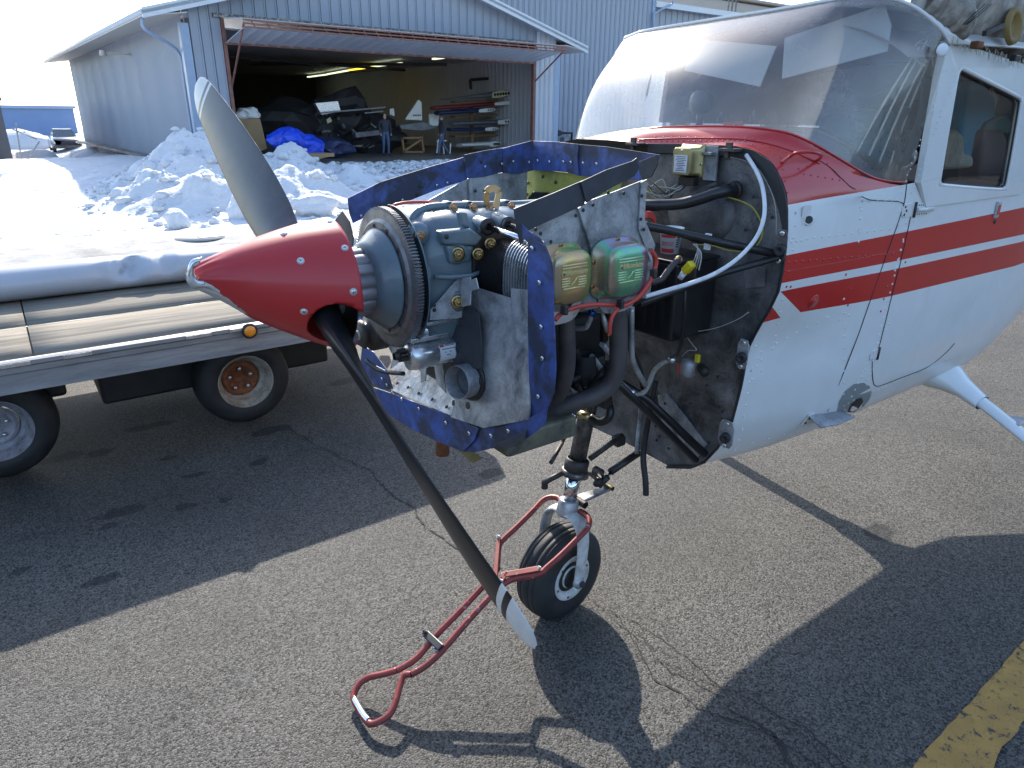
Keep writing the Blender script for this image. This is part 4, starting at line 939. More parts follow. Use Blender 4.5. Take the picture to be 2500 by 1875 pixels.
# rivets on the skin
rv=MB(); rm=MB()
def rivets(a,b,n,tree=None,to=None,r=.0042):
    for i in range(n):
        t=i/max(1,n-1); q=(a[0]+(b[0]-a[0])*t,a[1]+(b[1]-a[1])*t); p,nn=on(*q,0,tree)
        if p is None: continue
        (to or rv).lathe([(0,r),(.0013,r*.85),(.0022,r*.5),(.0024,0)],p,nn,7)
for a,b,n in [((1932,590),(1957,587),3),((1970,583),(2190,556),13),((2193,550),(2230,540),3),((2050,780),(2060,730),2),((1944,492),(1942,520),2),((1942,520),(1935,610),4),((2105,490),(2098,556),4),((2100,505),(2096,590),4),
  ((1910,732),(1888,850),5),((1884,852),(1834,905),3),((1834,905),(1812,1045),6),((1845,845),(1858,905),3),((1858,860),(1826,960),4),((1812,1050),(1795,1100),3),((1790,1110),(1742,1140),5),
  ((1895,838),(2020,775),6),((2062,765),(2060,990),9),((2072,770),(2062,800),2),((1795,1095),(1780,1120),2),((1800,1092),(1990,1040),6),((1835,1150),(1960,1110),4),((1770,1130),(1900,1100),5),
  ((2170,790),(2062,1000),14),((2205,590),(2130,880),15),((2225,510),(2185,660),7),((2130,900),(2115,940),4),((2125,960),(2330,870),22),((2105,490),(2195,495),6),((2118,483),(2190,488),5)]: rivets(a,b,n)
for a,b,n in [((1925,640),(2180,620),16),((1930,700),(1925,664),2),((1920,700),(2210,640),3),((2070,745),(2075,705),2),((2165,700),(2150,760),3)]: rivets(a,b,n,None,rm)
for a,b,n in [((1560,345),(1820,343),20),((1600,334),(1860,338),14),((1820,345),(1905,385),6),((1905,385),(1922,470),4),((1860,352),(1960,385),6),((1950,412),(1990,400),3),((1962,425),(2050,440),6),((2000,380),(2060,440),4)]: rivets(a,b,n,DECK,rm,.0028)
rv.build('rivets','white_paint',ap,kind='stuff'); rm.build('rivets','red_paint',ap,kind='stuff')
# rivets on the door post
pm=MB()
for i in range(22):
    t=i/21
    for dx in (-12,14): 
        p=Y(2330-112*t+dx*(.9 if i%2 else 1.1)-6,170+300*t,-.534); pm.lathe([(0,.003),(.0015,.002),(.0018,0)],p,(0,-1,0),7)
pm.build('rivets','white_paint',ap,kind='stuff')
# grab handle
def dk_on(px,py,off): 
    h=on(px,py,off,DECK)
    return h[0] if h[0] else X(px,py,.15)
a=dk_on(1908,398,0); b=dk_on(1992,393,0)
hose('grab_handle',[a,a.lerp(Y(1938,375,a.y-.01),.7),Y(1945,373,a.y-.035),Y(1980,371,b.y-.05),Y(2003,377,b.y-.05),Y(2004,385,b.y-.03),b],.0045,'red_paint',ap,8,5)
# air vent, hinges, latch, belly details
def disc(px,py,r,h,name,mat,par=ap,n=24,prof=None):
    p,nn=on(px,py); return MB().lathe(prof or [(0,r),(h,r*.95),(h,0)],p,nn,n).build(name,mat,par)
p,nn=on(1966,535); tz=V((0,0,1)); tx=nn.cross(tz).normalized()
v=MB().sheet([p+tx*a+tz*b for a,b in ((-.018,-.036),(-.018,.030),(-.012,.036),(.012,.036),(.018,.030),(.018,-.036),(.012,-.042),(-.012,-.042))],.003,nn); vv=v.build('air_scoop','white_paint',ap)
for q in vv.data.vertices: q.co+=nn*.002
pp,_=on(1972,537); MB().lathe([(-.002,.0),(.001,.014),(.008,.015),(.010,.011),(.004,.010),(-.004,0)],pp,(nn+V((-.8,0,0))).normalized(),20).build('scoop_mouth','white_paint',vv)
MB().lathe([(.0105,.0105),(.0107,0)],pp-nn*.001,(nn+V((-.8,0,0))).normalized(),16).build('scoop_opening','ink',vv)
def hinge(c1,c2,w,lab=None):
    p,nn=on(*c1); q,_=on(*c2); d=(q-p).normalized(); s=d.cross(nn).normalized()
    h=MB().sheet([p+nn*.003+d*a+s*b for a,b in ((0,-w),(-.012,-w*.5),(-.012,w*.5),(0,w),((q-p).length,w),((q-p).length,-w))],.003,nn).build('hinge','white_paint',ap,.001)
    return h,p,q,nn,d,s
h,p,q,nn,d,s=hinge((2205,515),(2228,512),.021)
for a,b in ((.004,-.012),(.004,.012),(.014,0)): place('screw',screw_mesh(.004,'steel_dark'),p+nn*.003+d*a+s*b,nn,h)
p1,n1=on(2232,512); p2,_=on(2270,510); e=(p2-p1); L=e.length; e.normalize(); s=e.cross(n1).normalized()
h2_=MB().sheet([p1+n1*.003+e*a+s*b for a,b in ((0,-.02),(0,.02),(L*.7,.02),(L*1.25,.007),(L*1.35,0),(L*1.25,-.007),(L*.7,-.02))],.003,n1).build('hinge','white_paint',ap,.001)
MB().tube([p1+n1*.008,p2+n1*.008],.007,10).build('hinge_barrel','white_paint',h2_)
for i in range(6):
    for b in (-.014,.014): place('screw',screw_mesh(.0022,'steel_dark'),p1+n1*.003+e*(L*.7*i/5+.004)+s*b,n1,h2_)
MB().tube([p1-e*.006+n1*.006+s*-.024,p1-e*.006+n1*.006+s*.024],.004,8).build('hinge_pin','steel_dark',h2_)
h,p,q,nn,d,s=hinge((2128,868),(2142,862),.019); MB().tube([q+nn*.004-s*.022,q+nn*.004+s*.022],.0045,8).build('hinge_pin','steel_dark',h)
for b in (-.012,.012): place('screw',screw_mesh(.003,'alu_bright'),p+nn*.003+s*b,nn,h)
disc(1986,736,.022,.002,'inspection_cover','red_paint',n=28)
disc(1986,736,.012,.003,'cover_ring','red_paint',n=20)
# latch on the door
p,nn=on(2432,512); tx=V((1,0,0)); 
if p: MB().obox(p+nn*.004,(.016,0,0),nn*.005,(0,0,.03)).build('door_latch','alu',ap,.003); MB().obox(p+nn*.009,(.009,0,0),nn*.002,(0,0,.018)).build('latch_flap','stripe_red',ap,.001)
p,nn=on(2428,541); 
if p: MB().lathe([(0,.009),(.003,.008),(.003,.004),(0,0)],p,nn,16).build('door_lock','steel_dark',ap)
# grey patch, torn hole and the bracket under the door
P=[on(*q,.0015) for q in [(2043,1003),(2048,980),(2062,955),(2085,937),(2108,934),(2122,942),(2128,958),(2122,975),(2108,992),(2085,1005),(2060,1008)]]; P=[q for q in P if q[0]]
m=MB(); c=sum((q[0] for q in P),V())/len(P); c,_=on(2085,970,.0015); m.add([c]+[q[0] for q in P],[(0,i+1,(i+1)%len(P)+1) for i in range(len(P))]); m.build('belly_patch','skin_patch',ap)
P=[on(*q,.003) for q in [(2068,1005),(2078,985),(2090,974),(2102,970),(2106,978),(2098,992),(2084,1005)]]; P=[q for q in P if q[0]]; m=MB(); 
if len(P)>3: m.add([q[0] for q in P],[tuple(range(len(P)))]); m.build('torn_hole','grime',ap)
P=[on(*q,.0)[0] for q in [(1950,1035),(1962,1018),(1975,1012)]]; a,_=on(1952,1036,.003); b,_=on(1972,1012,.003); c,_=on(2050,1003,.003)
tip=PL(2060,1020,(0,-1,0),.0-(c.y-.06)) if c else None
if a and b and c:
    m=MB(); n0=V((0,-1,-.25)).normalized(); d=(c-b)
    m.grid([[b+V((0,0,-.002)),b.lerp(c,.5)+V((0,0,-.003)),c],[b+V((0,-.05,-.028)),b.lerp(c,.5)+V((0,-.055,-.022)),c+V((0.01,-.05,-.006))]],False); m.build('step_plate','alu_dull',ap,solid=.004)
    m=MB(); m.sheet([b+n0*.004,a+n0*.004,a+V((.03,0,-.004))+n0*.004,b+V((.05,0,0))+n0*.004],.004,n0); bo=m.build('step_bracket','white_paint',ap)
    for t in (.25,.7): place('screw',screw_mesh(.004,'steel_dark'),b.lerp(a,t)+V((.012,0,-.004))+n0*.005,n0,bo)
# ---------------------------------------------------------------- cabin interior
cb=MB(); cb.box((.25,-.34,.70),(1.65,.34,.75)); cb.build('cabin_floor','trim_brown',ap)
MB().sheet([V((2.1,-.30,.85)),V((2.1,.30,.85)),V((2.1,.45,1.2)),V((2.1,.46,1.9)),V((2.1,-.46,1.9)),V((2.1,-.45,1.2))],.03,(-1,0,0)).build('rear_bulkhead','glareshield',ap)
rows=[[V((x,.50*math.cos(math.pi*i/20),zc-.12*abs(math.cos(math.pi*i/20))**3)) for i in range(21)] for x,zc in ((.50,2.015),(.8,2.03),(1.1,2.03),(1.5,2.0),(1.9,1.95),(2.25,1.9))]
MB().grid(rows).build('headliner','headliner',ap)
for sg in (-1,1): MB().grid([[V((x,sg*(hw(x,z)-.035),z)) for z in (.76,.9,1.1,1.3,1.46)] for x in (.1,.3,.6,1.0,1.5,2.1)]).build('side_trim','trim_brown',ap)
MB().sheet([V((.56,.47,1.71)),V((2.2,.47,1.69)),V((2.2,.46,1.97)),V((.60,.48,1.99))],.02,(0,-1,0)).build('fabric_lining','headliner',ap)
# glareshield and instrument hood
gb=[B_[i] for i in range(6,NB-2)]
rows=[]
for t,dz,pull in ((0,-.004,0),(.35,-.012,.0),(.7,.004,0),(.95,.012,0),(1,.0,0),(1.02,-.06,0)):
    rows.append([V((p.x*(1-t)+(.46+.02*abs(p.y))*t,p.y*(1-.05*t),p.z*(1-t)+t*(1.672-.35*max(0,abs(p.y)-.30)**1.3*2)+dz)) for p in gb])
MB().grid(rows).build('glareshield','glareshield',ap,solid=.004)
MB().tube([r+V((0,0,.006)) for r in rows[3]],.012,8).build('hood_rim','black_plastic',ap)
MB().sheet([V((.465,-.44,1.28)),V((.465,.44,1.28)),V((.465,.44,1.62)),V((.465,-.44,1.62))],.02,(1,0,0)).build('instrument_panel','black_plastic',ap)
c=X(1712,250,.36); b=bmesh.new(); bmesh.ops.create_uvsphere(b,u_segments=20,v_segments=12,radius=1)
for v in b.verts: v.co=V((v.co.x*.03,max(-.8,min(.8,v.co.y))*.050,max(-.8,min(.85,v.co.z))*.046))+c
me=bpy.data.meshes.new('compass'); b.to_mesh(me); me.materials.append(MATS['black_plastic']); 
for q in me.polygons: q.use_smooth=True
co=link(bpy.data.objects.new('compass',me),ap); MB().tube([c-V((0,0,.03)),c-V((0,0,.075))],.012,8).build('compass_mount','black_plastic',co)
# sun visors hanging from the headliner
def visor(px,x0):
    P=[X(*q,x0+dx) for q,dx in px]; m=MB(); m.sheet(P,.006); o=m.build('sun_visor','visor',ap,.002); return o
visor([((1700,95),.0),((1895,112),.0),((1855,212),-.02),((1670,172),-.02)],.46)
visor([((1915,92),.0),((2160,10),.06),((2176,60),.06),((2168,125),.05),((1908,193),-.02)],.47)
for px in ([(1540,155),(1583,178)],[(1578,235),(1590,180),(1596,150)]): MB().tube([X(*q,.30) for q in px],.004,6).build('air_probe','white_wire',ap)
MB().lathe([(0,.008),(.02,.007),(.022,0)],X(1594,168,.29),(-1,0,.2),10).build('probe_knob','red_hose',ap)
for q in ((1762,290),(1842,288)): p=X(*q,.30); MB().obox(p+V((0,0,-.004)),(.012,.012,0),(-.006,.012,0),(0,0,.008)).tube([p,p+V((.01,.01,.02))],.006,6).build('bracket_clip','black_plastic',ap)
for q in ((1778,300),(1805,299)): p=X(*q,.28); MB().obox(p+V((0,0,-.003)),(.014,.008,0),(-.006,.012,0),(0,0,.006)).build('red_tag','red_hose',ap,.002)
# lines on the brown cabin lining
for px in ([(2003,185),(2010,260)],[(2080,178),(2055,262)],[(1900,230),(1950,195),(2090,160),(2240,152)],[(2092,272),(2130,262),(2200,248),(2240,246)]): MB().tube(spl([X(*q,.95) for q in px],4),.004,5).build('lining_seam','black_plastic',ap)
# cords along the port window post
for a,b in (((2244,115),(2090,375)),((2265,95),(2115,395)),((2276,110),(2145,400)),((2285,110),(2170,410)),((2290,130),(2262,280))):
    p=Y(*a,-.47); q=Y(*b,-.46); mid=p.lerp(q,.5)+V((.01,.012,0)); hose('loose_cord',[p,mid,q],.0032,'white_wire',ap,6,6)
hose('coiled_wire',[Y(*q,-.45) for q in [(2268,90),(2240,105),(2228,125),(2240,150),(2265,160),(2255,135),(2235,112),(2250,105),(2275,125),(2280,215)]],.0022,'dome_white',ap,5,6)
MB().tube(spl([Y(*q,-.475) for q in [(2262,190),(2255,260),(2235,330),(2205,400)]],5),.014,8).build('window_post','glareshield',ap)
# seats
def seat(y,nm='seat'):
    s=MB(); s.box((.95,y-.21,.95),(1.42,y+.21,1.10)); so_=s.build('seat','seat_blue',ap,.05,seg=4)
    b=MB(); pts=[V((1.40,y-.2,1.08)),V((1.40,y+.2,1.08)),V((1.58,y+.17,1.78)),V((1.58,y-.17,1.78))]; b.sheet(pts,.12,(-1,0,.2)); b.build('seat_back','seat_blue',so_,.05,seg=4)
    m=MB(); m.grid([[V((1.36+.02*i-.02*math.sin(k),y-.22+.055*k,1.13+.1*i+.015*noise.noise(V((i*.9,k*.8,y))*2))) for k in range(9)] for i in range(5)]); m.build('sheepskin_cover','sheepskin',so_,solid=.03)
seat(.24)
MB().sheet([Y(*q,-.20) for q in [(2338,215),(2350,195),(2405,200),(2432,235),(2436,300),(2408,330),(2386,395),(2352,395),(2345,330)]],.10).build('seat_back','seat_blue',ap,.02,seg=3)
MB().sheet([Y(*q,-.28) for q in [(2325,325),(2345,318),(2357,330),(2358,370),(2366,378),(2380,378),(2380,410),(2318,415)]],.06).build('sheepskin_cover','sheepskin',ap,.02,seg=3)
MB().sheet([Y(*q,-.24) for q in [(2408,318),(2450,316),(2462,340),(2458,420),(2440,445),(2392,448),(2396,380)]],.10).build('bag','bag_brown',ap,.02,seg=3)
MB().sheet([Y(*q,-.22) for q in [(2398,330),(2412,300),(2440,285),(2462,280),(2475,300),(2470,330),(2452,325),(2408,330)]],.05).build('folded_cloth','green_cloth',ap,.01)
MB().sheet([Y(*q,-.16) for q in [(2404,312),(2412,245),(2424,215),(2436,240),(2424,300)]],.01).build('seat_piping','sheepskin',ap)
MB().box((.85,-.46,1.47),(1.6,-.30,1.50)).build('seat_cushion','bag_brown',ap,.01)
m=MB(); rows=[]
for i in range(24):
    t=i/23; p=Y(2168+118*t,424-42*math.sin(t*1.5)-18*t,-.40); rows.append([p+V((.03*math.cos(a),.0,.028*math.sin(a)))*(1+.4*noise.noise(p*40+V((a,0,0)))) for a in [2*math.pi*k/10 for k in range(10)]])
m.grid(rows,True,closed=True); m.build('sheepskin_edge','sheepskin',ap)
MB().sheet([Y(*q,-.30) for q in [(2170,440),(2195,395),(2290,360),(2300,450)]],.05).build('seat_side','trim_brown',ap,.01)
MB().tube(spl([X(*q,.62) for q in [(2218,262),(2196,300),(2190,340),(2198,400)]],6),.011,8).build('control_yoke','black_plastic',ap)
# another red and white sunburst painted tail standing beyond, seen through the windshield
t=root('parked_airplane_tail',(5,3.5,0),'red and white sunburst painted aircraft tail seen through the windshield','airplane tail')
yy=3.6; out=[(2108,330),(2115,290),(2130,265),(2175,250),(2245,242),(2275,240),(2280,330),(2200,332),(2125,342)]
MB().sheet([Y(*q,yy) for q in out],.09,(0,-1,0)).build('tail_surface','dome_white',t,.01)
c=(2290,345)
for a,b in ((20,30),(38,47),(56,66),(2,11),(75,82)):
    w=[]
    for ang,rad in ((a,1),(a,9),(b,9),(b,1)):
        pass
    def edge(ang):
        dx,dy=-math.cos(R(ang)),-math.sin(R(ang)); s=0
        while s<400:
            x,y=c[0]+dx*s,c[1]+dy*s
            if s>30 and (x<2112+(330-y)*.25*0 or y<262-(x-2130)*.17+3 or x<2125-(y-300)*-.2*0): break
            s+=2
        return (c[0]+dx*(s-4),c[1]+dy*(s-4))
    e1,e2=edge(a),edge(b); q1=(c[0]-math.cos(R(a))*22,c[1]-math.sin(R(a))*22); q2=(c[0]-math.cos(R(b))*22,c[1]-math.sin(R(b))*22)
    MB().sheet([Y(*q,yy-.012) for q in (q1,e1,e2,q2)],.004,(0,-1,0)).build('sunburst_stripe','stripe_red',t)
MB().box((Y(2125,342,yy).x,yy,0),(Y(2280,330,yy).x,yy+.1,Y(2280,342,yy).z)).build('tail_lower','navy',t)
#@@PART4
# ---------------------------------------------------------------- firewall
f=MB(); fo=[V((.012,p.y*.985,p.z)) for p in FE]+[V((.012,0,.603))]; fo+= [V((.012,-p.y,p.z)) for p in fo[1:-1]][::-1]
n=len(fo); cc=V((.012,0,1.2))
rg=[[cc.lerp(p,t)+V((.018*noise.noise(cc.lerp(p,t)*7)*(1 if t<.9 else 0),0,0)) for t in [i/14 for i in range(1,15)]] for p in fo]
f.grid(rg+[rg[0]]); f.add([cc]+[r[0] for r in rg],[(0,i+1,(i+1)%n+1) for i in range(n)]); fwl=f.build('firewall','firewall',ap)
# rubber cowl seat round the edge
def inset(p,k): return V((p.x,p.y*(1-k*.055),1.13+(p.z-1.13)*(1-k*.055)))
allp=[V((0,p.y,p.z)) for p in FE]
kk=lambda p: .25+.75*ss(1.40,1.56,p.z)
m=MB(); m.grid([[p+V((-.002,0,0)) for p in allp],[p+V((-.007,0,0)) for p in allp],[inset(p,.9*kk(p))+V((-.005,0,0)) for p in allp],[inset(p,kk(p))+V((.01,0,0)) for p in allp]],False); m.build('cowl_seat','black_rubber',fwl,solid=.002)
m=MB(); al2=[V((0,-p.y,p.z)) for p in FE]; m.grid([[p+V((-.004,0,0)) for p in al2],[p+V((-.012,0,0)) for p in al2],[inset(p,1)+V((.01,0,0)) for p in al2]],False); m.build('cowl_seat','black_rubber',fwl,solid=.002)
m=MB(); P=spl([inset(p,1.0)+V((-.007,.004*noise.noise(p*40),0)) for p in allp[2:9]],12); m.tube(P,.0011,4); m.build('frayed_edge','white_wire',fwl)
F0=lambda x:(lambda px,py:X(px,py,x))
NX=V((-1,0,0))
screws([(1752,920),(1725,940),(1705,962),(1684,985),(1663,995),(1623,985),(1600,1040),(1602,1075),(1632,1095),(1730,1080),(1755,995),(1763,1005),(1610,1065),(1840,480),(1775,500),(1765,445),(1885,530),(1820,560)],F0(.004),NX,fwl,.005,'steel_dark','rivet')
# pressed ribs and plates
for px in ([(1605,965),(1628,960),(1725,1085),(1700,1125),(1615,1035)],[(1810,640),(1868,655),(1866,700),(1820,705)]): MB().sheet([X(*q,.006) for q in px],.006,NX).build('doubler_plate','alu_dull' if px[0][0]<1700 else 'firewall',fwl,.001)
for px in ([(1755,445),(1700,470)],[(1730,560),(1760,590)],[(1700,470),(1640,500)]): MB().tube([X(*q,.006) for q in px],[.012,.006],10).build('pressed_rib','firewall',fwl)
b=bmesh.new(); bmesh.ops.create_uvsphere(b,u_segments=24,v_segments=14,radius=1)
c=X(1715,520,.02)
for v in b.verts: v.co=V((v.co.x*.05,v.co.y*.13,v.co.z*.09))+c
me=bpy.data.meshes.new('pressed_dome'); b.to_mesh(me); me.materials.append(MATS['firewall']); 
for q in me.polygons: q.use_smooth=True
link(bpy.data.objects.new('pressed_dome',me),fwl)
# mount pads on the firewall edge
for (cx,cy,w,h) in ((1905,602,.018,.045),(1812,865,.020,.045),(1772,1060,.028,.045)):
    c=X(cx,cy,-.015); nrm=V((-1,-.35,0)).normalized()
    pd=MB().sheet([c+V((0,y*w,z*h)) for y,z in ((-.6,1),(.6,1),(1,.6),(1,-.6),(.6,-1),(-.6,-1),(-1,-.6),(-1,.6))],.006,nrm).build('mount_pad','alu_dull' if cx<1900 else 'steel_oily',fwl,.002)
    MB().lathe([(0,.016),(.014,.016),(.016,.012),(.016,.006),(.011,.005),(.011,0)],c+V((-.002,-.003,-.008)),nrm,20).build('rubber_bush','black_rubber',pd)
    for dz in (.035,-.038): place('screw',screw_mesh(.007,'alu_bright'),c+V((-.003,-.002,dz)),nrm,pd)
# clips on the upper edge
for px,py in ((1552,352),(1785,366)):
    c=X(px,py,-.025); MB().obox(c,(.02,0,0),(0,.026,0),(0,0,.004)).obox(c+V((-.01,0,.008)),(.004,0,0),(0,.01,0),(0,0,.012)).obox(c+V((.0,.01,-.012)),(.006,0,0),(0,.006,0),(0,0,.01)).build('cowl_clip','steel_dark',fwl,.001)
# voltage regulator
c0=X(1638,362,-.06); c1=X(1695,428,-.06)
ya,yb_,za,zb_=max(c0.y,c1.y),min(c0.y,c1.y),c0.z,c1.z
def rrect(y0,y1,z0,z1,r,x,n=5):
    out=[]
    for (cy,cz,a0) in ((y1+r,z1+r,180),(y0-r,z1+r,270),(y0-r,z0-r,0),(y1+r,z0-r,90)):
        for k in range(n+1): a=R(a0+90*k/n); out.append(V((x,cy+r*math.cos(a)*(1),cz+r*math.sin(a))))
    return out
C4=[X(*q,-.06) for q in [(1641,368),(1693,361),(1692,424),(1638,424)]]
q=sum(C4,V())/4; hy,hz=.036,.039
def rr(x,s,r=.008): return rrect(q.y+hy*s,q.y-hy*s,q.z+hz*s,q.z-hz*s,r,x)
m=MB(); rows=[rr(x,s) for x,s in ((-.012,1.18),(-.022,1.18),(-.024,1.0),(-.058,.98),(-.064,.92))]; m.grid([r+[r[0]] for r in rows]); m.add(rows[-1],[tuple(range(len(rows[-1])))])
vr=m.build('voltage_regulator','gold_cad',ap); lb=MB(); lb.obox(V((-.0648,q.y+.002,q.z-.006)),(0.0005,0,0),(0,.024,0),(0,0,.024)); lab=lb.build('data_label','paper',vr)
m=MB()
for k in range(9): 
    zz=q.z+.013-.0048*k; L=.019*(.5+.5*random.random()) if k not in(0,2) else .02
    m.box((-.0658,q.y+.002-L,zz),(-.0655,q.y+.002+L*.9,zz+.0016))
m.build('label_print','ink',lab,kind='stuff')
for d in ((0,.030),(-.033,-.006)): place('screw',screw_mesh(.0045,'alu_bright'),V((-.064 if d[0]==0 else -.024,q.y+d[0]*1.2,q.z+d[1])),NX,vr)
m=MB(); m.box((-.012,q.y-.085,q.z-.05),(-.004,q.y-.04,q.z+.045)); m.box((-.03,q.y-.075,q.z+.02),(-.012,q.y-.045,q.z+.028)); m.build('heat_plate','alu_dull',vr,.001)
MB().obox(X(1680,442,-.03),(.012,0,0),(0,.03,0),(0,0,.012)).build('terminal_block','black_plastic',ap,.002)
for k in range(9):
    a=(1575+random.random()*20,470-random.random()*25); b=(1640+random.random()*40,448+random.random()*10); mpt=(1600+random.random()*40,438+random.random()*50)
    hose('thin_wire',[X(*a,-.10),X(*mpt,-.06),X(b[0]-20,b[1]+12,-.05),X(*b,-.03)],.0013+.0006*random.random(),random.choice(['white_wire','white_wire','black_rubber','braid']),ap,5,5)
hose('yellow_wire',[X(*q,-.03) for q in [(1580,460),(1595,475),(1625,488)]],.0018,'yellow_wire',ap,5)
# hoses and wires on the firewall
hose('scat_hose',[X(1560,500,-.18),X(1600,501,-.16),X(1660,498,-.12),X(1710,485,-.09),X(1755,470,-.06),X(1795,464,-.01)],.0165,'hose_black',ap,16,8)
MB().lathe([(-.03,.018),(-.025,.02),(-.012,.02),(-.01,.024),(.0,.026),(.004,.018)],X(1795,464,0),(1,0,0),20).build('hose_clamp','steel_dark',ap)
hose('yellow_wire',[X(*q,-.035) for q in [(1765,480),(1800,488),(1835,505),(1855,535),(1862,560),(1855,590),(1830,612),(1780,612),(1740,600),(1700,598)]],.0022,'yellow_wire',ap,6)
hose('white_tube',[X(1822,378,-.01),X(1845,415,-.02),X(1861,455,-.03),X(1867,510,-.05),X(1858,556,-.07),X(1835,596,-.09),X(1795,636,-.15),X(1745,668,-.22),X(1690,690,-.30),X(1630,708,-.36),X(1575,724,-.42)],.0056,'white_tube',ap,12,8)
t1=X(1905,618,-.02)
for pts,r in (([X(1560,548,-.34),X(1620,560,-.27),X(1760,592,-.12),X(1895,620,-.02)],.0115),([X(1560,742,-.38),X(1600,728,-.32),X(1760,668,-.13),X(1900,628,-.02)],.0095),
   ([X(1475,905,-.42),X(1560,985,-.20),X(1700,1125,-.02)],.0115),([X(1500,925,-.25),X(1580,975,-.15),X(1722,1110,-.01)],.0135),([X(1560,742,-.38),X(1540,640,-.36),X(1560,548,-.34)],.0115),
   ([X(1330,890,-.45),X(1430,960,-.38),X(1475,905,-.42)],.0115)): MB().tube(pts,r,12).build('engine_mount_tube','black_plastic',ap)
MB().tube([X(1876,620,-.03),X(1915,616,-.0)],.011,12).build('mount_bolt','alu',ap)
MB().obox(X(1728,590,-.14),(.003,0,0),(0,.010,0),(0,0,.022)).build('cable_tie','white_tube',ap,.001)
MB().obox(X(1655,697,-.165),(.004,0,0),(0,.005,0),(0,0,.017)).build('cable_tie','white_tube',ap,.001)
# battery box on the firewall, tapered end
bx=MB(); y0,y1=X(1560,610,-.22).y,X(1752,620,-.0).y
yA=.02; yB=-.315; zT=1.345; zB=1.115
bx.box((-.185,yB,zB),(-.004,yA+.10,zT)); bbx=bx.build('battery_box','black_plastic',ap,.008)
MB().box((-.192,yB-.005,zT),(-.002,yA+.105,zT+.008)).build('box_lid','black_plastic',bbx,.003)
MB().box((-.196,yA-.16,zB-.02),(-.188,yA-.14,zT+.01)).build('hold_down_strap','steel_dark',bbx)
for k in range(3): MB().box((-.189,yB+.03+k*.035,zB+.03),(-.185,yB+.04+k*.035,zT-.05)).build('rib','black_plastic',bbx)
MB().obox(X(1690,660,-.2),(.004,0,0),(0,.012,0),(0,0,.02)).build('strap_clip','steel_dark',bbx,.001)
# brown flexible pipe and wires beside it
hose('flex_duct',[X(1590,690,-.30),X(1615,682,-.27),X(1632,660,-.25),X(1650,640,-.22),X(1658,634,-.2)],.0085,'exhaust',ap,12,8)
MB().lathe([(0,.011),(.004,.012),(.008,.009)],X(1658,635,-.2),(-1,-.3,.4),16).build('hose_collar','brass_bolt',ap)
for k in range(4): hose('thin_wire',[X(1702-3*k,596,-.20),X(1703+k*2,612,-.21),X(1697+k*5,630,-.22),X(1688+k*6,648+k*4,-.22)],.0018,'white_wire' if k%2 else 'braid',ap,5,5)
m=MB(); p=X(1680,650,-.23); m.beam(X(1690,643,-.23),X(1672,663,-.23),.022,.02); m.build('yellow_connector','yellow_plastic',ap,.003)
MB().tube([X(1672,662,-.23),X(1660,680,-.235)],[.009,.008],10).build('taped_wires','white_tube',ap)
hose('thin_wire',[X(*q,-.06) for q in [(1828,762),(1800,780),(1750,800),(1700,810),(1670,815),(1600,812),(1550,790)]],.0014,'white_wire',ap,5)
hose('thin_wire',[X(*q,-.05) for q in [(1668,812),(1690,840),(1700,855),(1680,856),(1665,870)]],.0014,'white_wire',ap,5)
hose('vent_tube',[X(1672,700,-.2),X(1670,780,-.195),X(1660,850,-.12),X(1640,880,-.06)],.006,'black_plastic',ap,8)
# fuel strainer
c=X(1681,895,-.05); m=MB(); m.lathe([(0,.012),(.01,.024),(.045,.026),(.055,.022),(.06,.01),(.06,0)],c-V((0,0,.035)),(0,0,1),20); m.build('fuel_strainer','alu_dull',ap)
MB().lathe([(0,.008),(.035,.010),(.04,.006),(.04,0)],X(1662,898,-.06)-V((0,0,.02)),(0,0,1),12).build('red_sleeve','red_hose',ap)
MB().lathe([(0,.014),(.03,.016),(.04,.012),(.04,0)],X(1712,898,-.04),(-.6,-1,-.1),14).build('strainer_elbow','grime',ap)
MB().obox(X(1703,875,-.055),(.006,0,0),(0,.007,0),(0,0,.013)).build('yellow_tag','yellow_plastic',ap,.002)
hose('braided_hose',[X(1508,928,-.30),X(1530,948,-.25),X(1548,962,-.2),X(1572,958,-.17),X(1585,935,-.15),X(1598,905,-.12),X(1620,885,-.10),X(1645,877,-.07)],.0075,'braid',ap,12,8)
for q,x in (((1541,957),-.22),((1640,878),-.08)): MB().tube([X(q[0]-8,q[1]-3,x-.01),X(q[0]+8,q[1]+3,x)],.011,6).build('hose_nut','alu_bright',ap)
hose('black_hose',[X(1530,760,-.3),X(1540,850,-.24),X(1560,900,-.2),X(1570,950,-.15)],.010,'hose_black',ap,10)
hose('drain_tube',[X(1568,960,-.02),X(1562,1030,-.03),X(1554,1108,-.06)],.0085,'alu_dull',ap,10)
hose('breather_hose',[X(1600,930,-.03),X(1585,1010,-.05),X(1572,1090,-.06),X(1571,1130,-.07),X(1576,1175,-.08),X(1577,1208,-.08)],[.012]*1 and .0105,'black_rubber',ap,12)
# ---------------------------------------------------------------- engine
AX=V((0,0,1.339))
en=MB(); Z0=1.339
